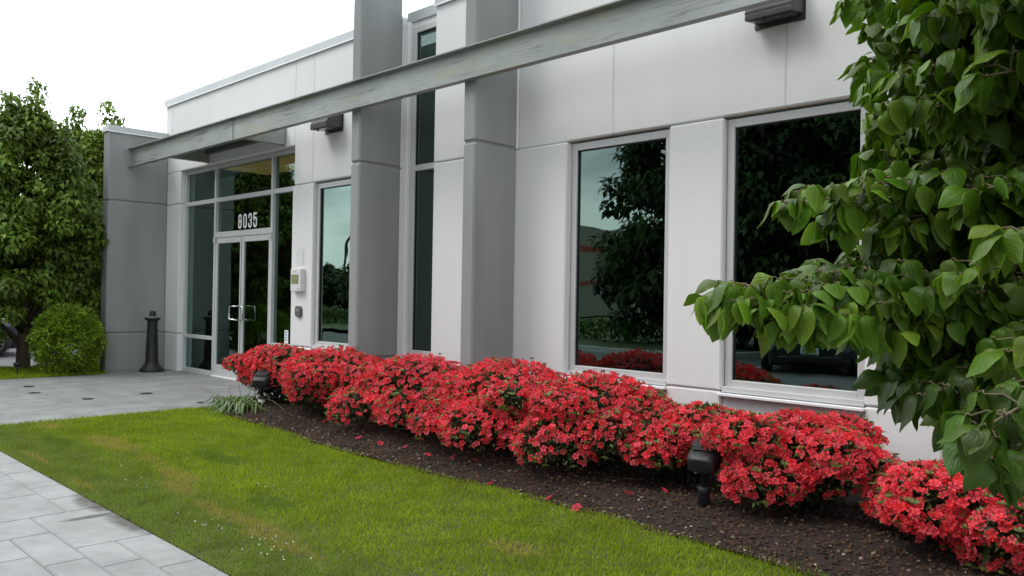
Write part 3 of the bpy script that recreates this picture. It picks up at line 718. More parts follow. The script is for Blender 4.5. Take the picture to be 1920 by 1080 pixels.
flood((-2.85, 4.69, .03), R(12), 'black flood light on a short post in front of the right-hand azaleas')
flood((-8.89, 4.80, .02), R(40), 'black flood light with a white band on its post beside the strap-leaved plant', True)
t = empty('path_light', (-14.75, 3.72, 0), 'tiny black path light in the grass beside the far tree trunk', 'garden light')
h = MB(); h.tube([(0, 0, 0), (0, 0, .17)], .012, 8); h.build('stake', M['black'], t, False)
h = MB(); h.lathe([(.02, .16), (.055, .165), (.06, .20), (.055, .215), (0, .22)], n=14); h.build('lamp_head', M['black'], t, False)

# ------------------------------------------------------------ azaleas
def petal_flower():
    vs = [(0, 0, -.25)]; fs = []
    for k in range(5):
        a = 2*math.pi*k/5
        def P(r, da, z): return (r*math.cos(a+da), r*math.sin(a+da), z)
        i = len(vs)
        vs += [P(.42, -.50, .05), P(.38, 0, -.06), P(.42, .50, .05), P(.88, -.50, .30), P(.92, 0, .16), P(.88, .50, .30), P(1.08, -.20, .22), P(1.08, .20, .22)]
        fs += [(0, i, i+1), (0, i+1, i+2), (i, i+3, i+4, i+1), (i+1, i+4, i+5, i+2), (i+3, i+6, i+4), (i+4, i+7, i+5), (i+6, i+7, i+4)]
    return np.array(vs), fs
FLV, FLF = petal_flower()
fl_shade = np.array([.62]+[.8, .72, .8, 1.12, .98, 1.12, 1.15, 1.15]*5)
LFV = np.array([(0, 0, 0), (-.22, .45, .10), (0, .5, 0), (.22, .45, .10), (0, 1, -.08)]); LFF = [(0, 2, 1), (0, 3, 2), (1, 2, 4), (2, 3, 4)]
def azalea(cx_, cy_, r_, top, label, nf=1000, lobes=(), low=.12, seed=0):
    t = empty('azalea_bush', (cx_, cy_, .03), label, 'azalea', 'red azaleas along the office wall')
    zc = low+(top-low)*.45
    blobs = [(0, 0, zc, r_[0], r_[1], top-zc)]
    rr = random.Random(seed+11)
    for (dx, dy, dz, s_) in lobes: blobs.append((dx, dy, dz, s_, s_, s_*.72))
    for k in range(9):
        a = rr.uniform(0, 6.28); q = rr.uniform(.55, 1.1); s_ = rr.uniform(.12, .24)
        blobs.append((math.cos(a)*r_[0]*q, math.sin(a)*r_[1]*q, zc+rr.uniform(-.12, .18)*1.0, s_*1.25, s_*1.2, s_*.62))
    area = np.array([b[3]*b[4]+b[3]*b[5]*1.2 for b in blobs]); area /= area.sum()
    def surf(n, depth0, depth1):
        P, Nn = [], []
        while len(P) < n:
            k = rng.choice(len(blobs), p=area); b = blobs[k]; d = rdir(1)[0]
            if d[2] < -.55: continue
            q = 1+rng.uniform(depth0, depth1)
            p = np.array([b[0]+d[0]*b[3]*q, b[1]+d[1]*b[4]*q, b[2]+d[2]*b[5]*q])
            # reject points well inside another blob
            ok = True
            for j, c in enumerate(blobs):
                if j == k: continue
                if ((p[0]-c[0])/c[3])**2+((p[1]-c[1])/c[4])**2+((p[2]-c[2])/c[5])**2 < .80: ok = False; break
            if not ok or p[2] < low-.06: continue
            P.append(p); Nn.append(norm(d/np.array([b[3], b[4], b[5]])))
        return np.array(P), np.array(Nn)
    P, Nn = surf(int(nf*2.3), -.13, .05)
    gap = pnoise(P+[cx_, cy_, 0], 4.5, seed)+.9*pnoise(P+[cx_, cy_, 0], 11, seed); keep = (gap < .45) & ~((P[:, 2] < zc-.06) & (rng.random(len(P)) < .30)) & ~((P[:, 2] < zc-.16) & (rng.random(len(P)) < .45))
    P, Nn = P[keep], Nn[keep]; n = len(P)
    s = Soup(); fn = norm(Nn+rng.normal(size=(n, 3))*.35+[0, -.1, .15])
    sz = rng.uniform(.019, .029, n)
    c = vary((.87, .072, .094), n, .15, .10); c[:, 1:] *= rng.uniform(.6, 1.7, (n, 1)); old = rng.random(n) < .03; c[old] = c[old]*[.55, 1.1, .8]; c = c*(1+.22*pnoise(P+[cx_, cy_, 0], 3.2, seed+4))[:, None]
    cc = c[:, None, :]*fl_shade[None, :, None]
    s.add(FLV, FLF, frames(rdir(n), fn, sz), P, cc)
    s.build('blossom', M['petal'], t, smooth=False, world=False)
    s = Soup()
    P, Nn = surf(1500, -.22, .01); n = len(P)
    c = vary((.10, .15, .028), n, .45, .12)
    s.add(LFV, LFF, frames(norm(Nn*.7+rng.normal(size=(n, 3))*.7), rdir(n)+[0, 0, .8], rng.uniform(.025, .045, n)), P, c)
    P, Nn = surf(110, -.03, .09)   # whorls standing proud of the flowers
    for k in range(7):
        n = len(P); a = 2*math.pi*k/7; rd = norm(Nn+np.stack([np.cos(a+P[:, 0]*40), np.sin(a+P[:, 0]*40), np.zeros(n)], 1)*1.1)
        s.add(LFV, LFF, frames(rd, Nn, rng.uniform(.03, .045, n)), P, vary((.14, .19, .045), n, .3, .1))
    P, Nn = surf(4200, -.8, -.12); n = len(P)  # inner leaves from here on: shade painted in as darker colour
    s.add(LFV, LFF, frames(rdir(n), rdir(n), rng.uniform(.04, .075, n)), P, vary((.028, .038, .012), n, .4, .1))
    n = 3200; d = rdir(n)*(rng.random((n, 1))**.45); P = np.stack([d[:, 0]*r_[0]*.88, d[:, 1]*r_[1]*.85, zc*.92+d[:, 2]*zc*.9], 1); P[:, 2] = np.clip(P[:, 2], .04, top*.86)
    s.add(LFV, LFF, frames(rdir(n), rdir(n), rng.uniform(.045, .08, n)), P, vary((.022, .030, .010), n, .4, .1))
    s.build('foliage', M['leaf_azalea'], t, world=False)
    st_ = MB()
    for k in range(16):
        a = rr.uniform(0, 6.28); q = rr.uniform(.3, .85); e_ = (math.cos(a)*r_[0]*q, math.sin(a)*r_[1]*q, zc+rr.uniform(-.1, .15))
        st_.tube([(rr.uniform(-.06, .06), rr.uniform(-.06, .06), -.05), (e_[0]*.35, e_[1]*.35, zc*.35), (e_[0]*.8, e_[1]*.8, zc*.75), e_], [.012, .009, .006, .003], 5)
    st_.build('stem', M['twig_dark'], t, False)
    return t
azalea(-9.25, 5.22, (.58, .48), .71, 'red azalea at the far end of the row, nearest the glass doors', 850, [(-.30, -.12, .42, .24), (.6, .05, .42, .28)], .16, 1)
azalea(-7.85, 5.12, (.74, .50), .76, 'red azalea in front of the left-hand grey fin, second from the doors', 1150, [(.1, -.35, .32, .26), (-.4, -.1, .42, .3), (.75, .0, .40, .30)], .08, 2)
azalea(-6.35, 5.12, (.72, .56), .77, 'red azalea at the foot of the middle grey fin, third from the doors', 1250, [(-.36, -.52, .24, .26), (.35, -.42, .30, .3), (.70, -.1, .45, .30)], .08, 3)
azalea(-5.10, 5.12, (.68, .58), .81, 'broad red azalea below the white wall left of the dark window', 1250, [(.25, -.55, .30, .34), (-.3, -.5, .28, .28), (.55, -.1, .45, .32)], .06, 4)
azalea(-4.12, 5.16, (.60, .55), .77, 'tall red azalea under the dark window, with green shoots on its right side', 1100, [(0, -.52, .26, .32), (.38, -.3, .34, .28), (.5, .05, .42, .26)], .05, 5)
azalea(-3.45, 5.26, (.46, .36), .56, 'lower red azalea just left of the near flood light', 750, [(.02, -.20, .38, .24), (.42, .08, .40, .24)], .20, 6)
azalea(-2.46, 5.20, (.44, .42), .635, 'rounded red azalea standing alone right of the near flood light', 1250, [(-.36, .04, .42, .24), (.42, .0, .30, .24), (-.05, -.38, .24, .26), (.30, -.15, .38, .28), (.62, .0, .24, .16)], .08, 7)
azalea(-1.22, 5.05, (.60, .46), .47, 'lowest red azalea at the right edge, partly behind the dogwood leaves', 1300, [(-.52, -.02, .20, .20), (.1, -.3, .18, .26), (-.3, -.2, .24, .24)], .04, 8)
azalea(-.05, 5.1, (.6, .5), .52, 'red azalea beyond the right edge, seen only beside its neighbour', 600, [], .06, 9)

# fallen blossoms
rr = random.Random(5)
base = None
for k, (x_, y_) in enumerate([(-6.35, 4.42), (-5.95, 4.37), (-5.65, 4.42), (-5.3, 4.38), (-5.1, 4.48), (-4.9, 4.55), (-4.35, 4.2), (-3.35, 4.55), (-3.75, 4.18), (-3.45, 4.12), (-3.2, 4.75), (-2.85, 4.75), (-7.3, 4.65), (-2.55, 4.95)]):
    if base is None:
        s = Soup(); s.add(FLV, FLF, np.eye(3)[None]*.028, [(0, 0, 0)], (np.array([[.80, .06, .10]])[:, None, :]*fl_shade[None, :, None]))
        base = s.build('fallen_blossom', M['petal']); o = base
    else: o = base.copy(); C.objects.link(o)
    o.location = (x_, y_, bed_h(x_, y_)+.035); o.rotation_euler = (rr.uniform(-.6, .6), rr.uniform(-.6, .6), rr.uniform(0, 6)); q = rr.uniform(.8, 1.15); o.scale = (q, q, q)
    setp(o, 'fallen red azalea blossom lying on the dark mulch', 'blossom', 'fallen azalea blossoms on the mulch')

# strap-leaved plant at the corner of the bed
s = Soup(); n = 260
tv = []; K = 9
for i in range(K):
    q = i/(K-1); ww = .5*math.sin(math.pi*min(1, .25+q*.85))**.7 if q < 1 else 0
    tv += [(-ww, q, 0), (ww, q, 0)]
tv = np.array(tv); tf = [(2*i, 2*i+1, 2*i+3, 2*i+2) for i in range(K-1)]
for k in range(n):
    a = rng.uniform(math.pi*.6, math.pi*1.75) if rng.random() < .75 else rng.uniform(0, 6.28)
    ln = rng.uniform(.30, .80); wd = rng.uniform(.007, .013); hgt = rng.uniform(.05, .14)
    q = tv[:, 1]; hx = np.cos(a)*ln*q; hy = np.sin(a)*ln*.55*q; hz = hgt*np.sin(np.minimum(q*1.25, 1.1)*math.pi)*.9+.02*(1-q)
    side = np.array([-np.sin(a), np.cos(a), 0]); V = np.stack([hx, hy, np.maximum(hz, .012)], 1)+side*(tv[:, :1]*2*wd)
    V += [rng.normal()*.10, rng.normal()*.07, 0]
    pale = rng.random() < .4
    s.add(V, tf, np.eye(3)[None], [(0, 0, 0)], vary((.17, .24, .12) if pale else (.10, .17, .035), 1, .25, .08))
t = empty('strap_leaf_plant', (-8.98, 4.58, .03), 'sprawling clump of long strap-like green leaves at the corner of the bed', 'plant')
s.build('leaves', M['strap'], t, smooth=True, world=False)
h = MB()
for P_ in [[(-.1, 0, 0), (-.4, .2, .12), (-.75, .35, .22), (-1.05, .5, .42)], [(-.1, 0, 0), (-.4, -.05, .12), (-.8, -.1, .17), (-1.0, -.05, .2)], [(.0, 0, 0), (.03, .1, .2), (.05, .12, .45)], [(0, 0, .02), (.25, -.25, .08), (.42, -.42, .01), (.7, -.35, .10)], [(-.1, 0, 0), (-.5, .1, .16), (-.85, .3, .2)]]:
    h.tube(P_, [.005, .004, .003, .002][:len(P_)], 5)
h.build('stalk', M['twig'], t, False)

# ------------------------------------------------------------ dogwood leaf and foreground tree
def leaf_template(K=8, J=5, dr=2.4, tot=112, tw=0.0):
    wprof = lambda q: (math.sin(math.pi*min(1, q**.72))**.9)*.5 if q < .84 else .5*(math.sin(math.pi*.84**.72)**.8)*(1-(q-.84)/.16)**1.5
    vs = []; uv = []; y = z = 0; ang = R(25)
    for i in range(K):
        q = i/(K-1)
        if i:
            ang = R(20) - R(tot)*min(1, q*dr) + (R(18) if q > .85 else 0); y += math.cos(ang)/(K-1); z += math.sin(ang)/(K-1)
        ww = wprof(q)*.62
        for j in range(J):
            u = (j/(J-1)-.5)*2; nrm = (-math.sin(ang), math.cos(ang))
            lift = -.30*ww*u*u + .10*ww*abs(u)+.012*math.sin(q*17+j*2.1)*abs(u)
            vs.append((u*ww+tw*q*q, y+nrm[0]*lift, z+nrm[1]*lift+u*ww*tw*2.5*q)); uv.append((j/(J-1), q))
    fs = [(i*J+j, i*J+j+1, (i+1)*J+j+1, (i+1)*J+j) for i in range(K-1) for j in range(J-1)]
    return np.array(vs), fs, np.array(uv)
DLV, DLF, DLU = leaf_template()
VARS = [(DLV, 0), (leaf_template(dr=1.5, tot=85, tw=.12)[0], 0), (leaf_template(dr=3.2, tot=125, tw=-.14)[0], 0), (leaf_template(dr=1.1, tot=110, tw=.05)[0], 0)]
edge = np.abs(DLU[:, 0]-.5)*2
T = empty('dogwood_tree', (.12, 2.85, 0), 'dogwood tree with large drooping glossy leaves in the right foreground', 'tree')
org = Vector((.12, 2.85, 0))
trunk = MB(); trunk.tube([(0, 0, -.1), (.02, 0, .5), (-.01, .02, 1.1), (.02, 0, 1.8), (0, .02, 2.6), (.01, 0, 3.9)], [.075, .06, .052, .042, .030, .012], 12)
br = MB(); lp, ld, lsz, llit = [], [], [], []
pet = MB()
def branch(tip, start_z, dens=1.0, first=.35, sag=0.0):
    tip = Vector(tip)-org; s0 = Vector((0, 0, start_z)); pts = []
    for i in range(9):
        q = i/8; p = s0.lerp(tip, q); p.z += .16*math.sin(q*math.pi)*(1-sag); p += Vector((noise.noise(p*3), noise.noise(p*3+Vector((9, 0, 0))), noise.noise(p*3+Vector((0, 9, 0)))))*.05*(1-q)*2*q; pts.append(p)
    br.tube(pts, [.010*(1-q/8)**.8+.0018 for q in range(9)], 6)
    L_ = (tip-s0).length; dirv = (tip-s0).normalized(); side = dirv.cross(Vector((0, 0, 1))).normalized()
    k = int(L_*(1-first)/.062*dens)
    for i in range(k+1):
        q = first+(1-first)*i/max(1, k); f = q*8; a = min(7, int(f)); p = pts[a].lerp(pts[a+1], f-a)
        subl = .05+.20*(1-q)*random.random() if q < .97 else 0
        for sgn in (-1, 1):
            tw = (side*sgn*random.uniform(.6, 1)+dirv*random.uniform(.3, .9)+Vector((0, 0, random.uniform(-.1, .35)))).normalized()
            e_ = p+tw*subl
            if subl: br.tube([p, p.lerp(e_, .5)+Vector((0, 0, .01)), e_], [.0028, .002, .0014], 4, cap=False)
            for sg2 in (-1, 1):
                for _ in range(1 if random.random() < .45 else 2):
                    o_ = (tw*random.uniform(.1, 1)+tw.cross(Vector((0, 0, 1)))*sg2*random.uniform(.5, 1)+Vector((0, 0, random.uniform(-.1, .3)))).normalized()
                    b = e_+o_*.012; lp.append(tuple(b)); ld.append(tuple(o_)); lsz.append(random.uniform(.050, .098)); llit.append(q+random.uniform(-.1, .1))
                    br.tube([e_, e_.lerp(b, .6)+Vector((0, 0, .004)), b], [.0012]*3, 4, cap=False)
for tip, z_, dd in [((-.91, 2.19, 2.22), 1.9, 1), ((-.74, 2.07, 2.24), 2.0, 1.2), ((-.54, 1.85, 2.14), 1.9, 1.2), ((-.4, 1.7, 2.04), 1.8, 1.2), ((-.90, 2.34, 2.10), 1.8, 1), ((-.92, 2.74, 2.18), 1.9, 1),
                ((-.80, 2.06, 1.95), 1.6, 1), ((-.75, 1.98, 1.86), 1.55, 1), ((-.90, 2.45, 1.80), 1.5, 1), ((-.93, 1.88, 1.655), 1.35, 1.2), ((-.88, 2.02, 1.61), 1.35, 1.2), ((-1.02, 1.68, 1.42), 1.15, 1.25), ((-.87, 1.70, 1.37), 1.1, 1.2),
                ((-.94, 2.10, 1.47), 1.2, 1.2), ((-.92, 2.29, 1.53), 1.2, 1), ((-.82, 1.99, 1.37), 1.1, 1.2), ((-.78, 2.18, 1.29), 1.0, 1.2), ((-.79, 2.42, 1.21), .95, 1.2), ((-.72, 2.6, 1.18), .95, 1), ((-.50, 1.95, 1.2), .95, 1.2)]:
    branch(tip, z_, dd*1.25)
    for _ in range(3):     # side shoots that thicken each spray
        q = random.uniform(.0, .28); base_ = Vector((.12, 2.85, tip[2]))
        p = Vector(tip).lerp(base_, q)+Vector((random.uniform(-.05, .05), random.uniform(-.09, .09), random.uniform(-.07, .035)))
        branch(p, z_+random.uniform(-.1, .05), dd, .5)
for tip, z_ in [((-.86, 2.42, 1.30), 1.1), ((-.80, 2.28, 1.24), 1.05), ((-.88, 2.2, 1.34), 1.1), ((-.74, 2.05, 1.24), 1.05), ((-.66, 1.95, 1.2), 1.0), ((-.90, 2.5, 1.4), 1.2), ((-.60, 1.85, 1.22), 1.05), ((-.50, 1.80, 1.14), 1.15), ((-.44, 1.76, 1.12), 1.1), ((-.56, 2.0, 1.12), 1.05), ((-.47, 1.9, 1.08), 1.0), ((-.62, 2.25, 1.12), 1.0), ((-.42, 1.62, 1.2), 1.2), ((-.70, 2.3, 1.2), 1.05), ((-.78, 2.2, 1.28), 1.1), ((-.35, 1.9, 1.05), .95)]:
    n0 = len(llit); branch(tip, z_, 1.3, .3); llit[n0:] = [.3]*(len(llit)-n0)  # these low leaves get a darker colour, as if backlit
for k in range(170):  # upper crown out of view, added to shade the leaves below
    zt = random.uniform(2.75, 3.9); rad = random.uniform(.4, 1.15)*(1 if zt < 3.3 else .75); a = random.uniform(0, 6.28)
    branch((.12+math.cos(a)*rad, 2.85+math.sin(a)*rad, zt), zt-random.uniform(.1, .3), .9, random.uniform(.3, .5))
for k in range(600):
    if k < 430:
        zt = random.uniform(1.12, 2.9); rad = (1.19 if zt < 2.2 else 1.19-(zt-2.2)*.45)*random.uniform(.5, 1.0)*(.85 if zt < 1.22 else .93 if zt < 1.32 else 1); a = random.uniform(math.pi*.92, math.pi*1.5)
    elif k < 560:
        zt = random.uniform(.98, 1.35); rad = random.uniform(.35, .78)*(.75+.6*(zt-.98)); a = random.uniform(math.pi*.85, math.pi*1.6)
    else:
        zt = random.uniform(1.1, 2.9); rad = random.uniform(.5, 1.1); a = random.uniform(-.5*math.pi, .9*math.pi)
    branch((.12+math.cos(a)*rad, 2.85+math.sin(a)*rad, zt), zt-random.uniform(.1, .3), random.uniform(.9, 1.3), random.uniform(.4, .65))
P = np.array(lp); Dv = np.array(ld); n = len(P)
hz = norm(Dv*[1, 1, .15]); droop = rng.normal(size=(n, 3))*.34
s = Soup(); tip_lit = np.clip(np.array(llit), 0, 1)
c = np.array([.041, .084, .008])*(1+rng.uniform(-.4, .4, (n, 1)))*(1+rng.uniform(-.12, .12, (n, 3)))*(1+.9*np.clip(tip_lit-.72, 0, 1)[:, None]*4*np.array([1.3, 1.05, .7]))  # tips tinted lighter as if lit, inner leaves left darker as if shaded
cc = c[:, None, :]*(1+.45*np.maximum(edge-.7, 0)[None, :, None]*np.array([2.4, 1.7, .8])*1.2)
FR = frames(norm(hz+droop*.6), np.tile([0, 0, 1.], (n, 1))+droop, np.array(lsz)*rng.uniform(.9, 1.1, n)); pick = rng.choice(4, n, p=[.5, .12, .28, .10])
for vi, (tv_, _) in enumerate(VARS):
    mk_ = pick == vi; s.add(tv_, DLF, FR[mk_], P[mk_], cc[mk_], DLU)
print('dogwood leaves', n)
s.build('crown', M['leaf'], T, smooth=True, world=False)
trunk.build('trunk', M['bark'], T, False); br.build('branch', M['twig'], T, False)

# ------------------------------------------------------------ background trees
QLV = np.array([(0, 0, 0), (-.30, .38, .08), (0, .45, -.02), (.30, .38, .08), (0, 1, -.30)]); QLF = [(0, 2, 1), (0, 3, 2), (1, 2, 4), (2, 3, 4)]
def far_tree(loc, r_, z0, z1, n, size, label, seed, col=(.075, .125, .018), tr=.12, group='leafy trees around the office', shape=1.0, clumps=90, tips=()):
    t = empty('leafy_tree', loc, label, 'tree', group)
    rr = random.Random(seed); h = MB(); H_ = z1-z0; cl = []
    h.tube([(0, 0, -.4), (rr.uniform(-.05, .05), rr.uniform(-.05, .05), z0+.2), (rr.uniform(-.1, .1), 0, z0+H_*.5), (0, 0, z1-H_*.12)], [tr*1.25, tr, tr*.55, tr*.12], 10)
    h.build('trunk', M['bark'], t, False); h = MB()
    for k in range(clumps):
        q = rr.random()**.85; zz_ = z0+H_*q; env = r_*(math.sin(math.pi*min(1, (q*.86+.14)**.8))**.65)*shape+.05
        a = rr.uniform(0, 6.28); ra = env*math.sqrt(rr.uniform(.25, 1))
        p = (math.cos(a)*ra, math.sin(a)*ra, zz_); cl.append((p, rr.uniform(.20, .38)*max(.6, r_/1.6)))
        if k % 3 == 0: h.tube([(0, 0, max(z0*.8, zz_-ra*.7)), (p[0]*.5, p[1]*.5, zz_-ra*.25), p], [tr*.35, tr*.2, tr*.06], 5)
    for p in tips:
        for e_ in range(4): cl.append(((p[0]*(.8+.07*e_), p[1]*(.8+.07*e_), p[2]-e_*.22), .13+.03*e_))
        h.tube([(p[0]*.4, p[1]*.4, p[2]-1.3), (p[0]*.8, p[1]*.8, p[2]-.6), (p[0], p[1], p[2]+.1)], [tr*.2, tr*.1, .008], 5)
    h.build('branch', M['bark'], t, False)
    wts = np.array([c[1]**2 for c in cl]); wts /= wts.sum(); idx = rng.choice(len(cl), n, p=wts)
    ctr = np.array([c[0] for c in cl])[idx]; cr_ = np.array([c[1] for c in cl])[idx]
    d = rdir(n); P = ctr+d*(cr_*rng.uniform(.4, 1.15, n)**.6)[:, None]*[1, 1, .75]
    y = norm(d*[1, 1, .3]+rng.normal(size=(n, 3))*.5+[0, 0, -.5])
    cb = np.array([rr.uniform(.55, 1.5) for _ in cl])[idx]
    c = vary(col, n, .25, .1)*cb[:, None]
    s = Soup(); s.add(QLV, QLF, frames(y, np.tile([0, 0, 1.], (n, 1))+d*.6, rng.uniform(.7, 1.3, n)*size), P, c)
    s.build('crown', M['leaf_far'], t, world=False)
    return t
def pix(px, py, d):    # world point along a sight line, used for distances read off the photo
    u = (px-960)/1530; v = (540-py)/1530; q = fw+cr*u+cu*v; return Vector(EYE)+q*d
far_tree((-15.75, 4.05, 0), 1.2, .45, 4.35, 40000, .11, 'dogwood with a leaning trunk on the grass strip left of the building', 21, (.105, .165, .021), .10, tips=[(.35, .05, 4.85), (.1, -.3, 4.6), (-.6, -.2, 4.75), (.8, .4, 4.1)], clumps=330)
far_tree((-17.1, 5.6, 0), 1.35, .4, 4.35, 38000, .11, 'lighter green dogwood rising just behind the grey wing wall', 22, (.125, .188, .022), .09, tips=[(.45, .1, 5.0), (-.15, -.4, 4.9), (.9, .2, 4.6)], clumps=320)
far_tree((-17.6, 3.2, 0), 1.15, .6, 4.4, 12000, .105, 'yellow-green dogwood at the left edge of the photo', 23, (.15, .20, .02), .10, clumps=150)
far_tree((-26, 11.0, -.2), 2.6, .4, 5.2, 9500, .22, 'dark broad tree beyond the parked car, low in the gaps', 24, (.05, .09, .015), .2)
far_tree((-27, 6.5, -.2), 2.4, .3, 3.8, 9500, .22, 'low dark tree beyond the parked car behind the trunk', 25, (.045, .08, .015), .2)
far_tree((-22.8, 12.6, -.2), .95, 2, 8.7, 1900, .13, 'thin tree top showing above the white parapet', 26, (.16, .19, .06), .06, clumps=40, group=None)
# trees and hedge across the lot: seen mirrored in the glass
for k, (x_, y_, r_, z1, lab) in enumerate([(-14.1, -9.6, 2.6, 8.8, 'tall dark tree across the lot, mirrored in the left dark window'), (-12.2, -10.9, 2.8, 9.6, 'dark tree across the lot between two taller neighbours'), (-11.2, -11.4, 3.1, 9.4, 'broad dark tree across the lot behind the parked car'),
                                           (-6.3, -11.6, 3.0, 9.2, 'dark tree across the lot to the right of the parked car'), (-1.8, -12.0, 2.8, 8.4, 'dark tree across the lot, farthest right of its row'),
                                           (-45, -16, 3.0, 2.9, 'low rounded tree far across the lot by the street lamp'), (-54, -14, 4.0, 4.2, 'farthest low tree across the lot behind the hedge'), (-38, -17, 3.5, 4.6, 'low dark tree across the lot near the pale building')]):
    far_tree((x_, y_, -.03), r_, .4 if k < 5 else .8, z1, (26000 if k < 5 else 6000), (.26 if k < 5 else .32), lab, 40+k, (.030, .055, .013), .16, clumps=260)
def hedge(name, x0, x1, y0, y1, h_, n, size, lab, cat, col):
    s = Soup(); f = rng.random(n)
    P = np.stack([rng.uniform(x0, x1, n), rng.uniform(y0, y1, n), rng.uniform(0, h_, n)], 1); k = rng.integers(0, 3, n)
    P[k == 0, 2] = h_; P[k == 1, 1] = y1; P += rng.normal(size=(n, 3))*.05
    s.add(QLV, QLF, frames(rdir(n), rdir(n)+[0, 0, 1.], rng.uniform(.7, 1.3, n)*size), P, vary(col, n, .35, .1))
    return setp(s.build(name, M['leaf_shrub']), lab, cat)
hedge('hedge', -48, -12.5, -9.6, -8.6, .55, 9000, .16, 'low clipped hedge along the far side of the lot', 'hedge', (.06, .11, .02))
M['core'] = mat('hedge_core', (.02, .03, .01), .95)
# round shrub
def shrub(loc, rx, rz, n, size, lab, col):
    t = empty('round_shrub', loc, lab, 'shrub', 'clipped round shrubs by the grass strip')
    d = rdir(n); d = d[d[:, 2] > -.92]; n = len(d)
    nn = np.array([noise.noise(Vector(q*2.6)) for q in d])*.17+np.array([noise.noise(Vector(q*6)) for q in d])*.13
    rad = (1+nn)*(1-rng.random(n)**2.5*.35)
    P = d*rad[:, None]*[rx, rx, rz]+[0, 0, rz*.96]; P[:, 2] = np.maximum(P[:, 2], .02)
    s = Soup(); s.add(LFV, LFF, frames(norm(d*[1, 1, .35]+rng.normal(size=(n, 3))*.45+[0, 0, .1]), np.tile([0, 0, 1.], (n, 1))+rng.normal(size=(n, 3))*.35, rng.uniform(.7, 1.3, n)*size), P, vary(col, n, .3, .1)*(1+nn*2.2)[:, None])
    s.build('foliage', M['leaf_shrub'], t, world=False)
    h = MB()
    for k in range(10):
        a = k*.63; h.tube([(0, 0, 0), (math.cos(a)*rx*.4, math.sin(a)*rx*.4, rz*.7), (math.cos(a)*rx*.75, math.sin(a)*rx*.75, rz*1.1)], [.02, .012, .005], 5)
    h.build('stem', M['twig_dark'], t, False)
shrub((-14.64, 4.42, 0), .51, .56, 14000, .06, 'bright green clipped round shrub against the end of the grey wing wall', (.21, .31, .03))
shrub((-15.9, 2.9, 0), .5, .45, 5000, .075, 'second round shrub farther left on the grass strip, mirrored in the door glass', (.08, .13, .02))

# ------------------------------------------------------------ cars
def wheel(par, loc, side):
    h = MB(); k = side
    h.lathe([(.21, -.10), (.30, -.105), (.325, -.08), (.33, -.03), (.33, .03), (.325, .08), (.30, .105), (.215, .10)], (0, 0, 0), 36, 'x')
    wo = h.build('wheel', M['tyre'], par, False); wo.location = loc
    r_ = MB(); r_.lathe([(.222, .10*k), (.222, .085*k), (.205, .06*k), (.205, -.05*k)], (0, 0, 0), 36, 'x')
    for i in range(5):
        for dlt in (-.17, .17):
            a = 2*math.pi*i/5+dlt; a2 = 2*math.pi*i/5+dlt*1.35
            p0 = Vector((.055*k, math.cos(a)*.05, math.sin(a)*.05)); p1 = Vector((.085*k, math.cos(a2)*.215, math.sin(a2)*.215)); sd_ = Vector((0, -math.sin(a2), math.cos(a2)))
            b0, b1 = .010, .019
            v = [p0-sd_*b0, p0+sd_*b0, p1+sd_*b1, p1-sd_*b1]; v2 = [q-Vector((.025*k, 0, 0)) for q in v]
            r_.add(v+v2, [(0, 1, 2, 3), (4, 5, 6, 7), (0, 1, 5, 4), (1, 2, 6, 5), (2, 3, 7, 6), (3, 0, 4, 7)])
    r_.lathe([(0, .085*k), (.035, .08*k), (.05, .05*k)], (0, 0, 0), 20, 'x'); ro = r_.build('rim', M['alloy'], None); ro.parent = wo
    r_ = MB(); r_.lathe([(0, -.01*k), (.2, -.01*k)], (0, 0, 0), 30, 'x'); ro = r_.build('brake_disc', M['black'], None); ro.parent = wo
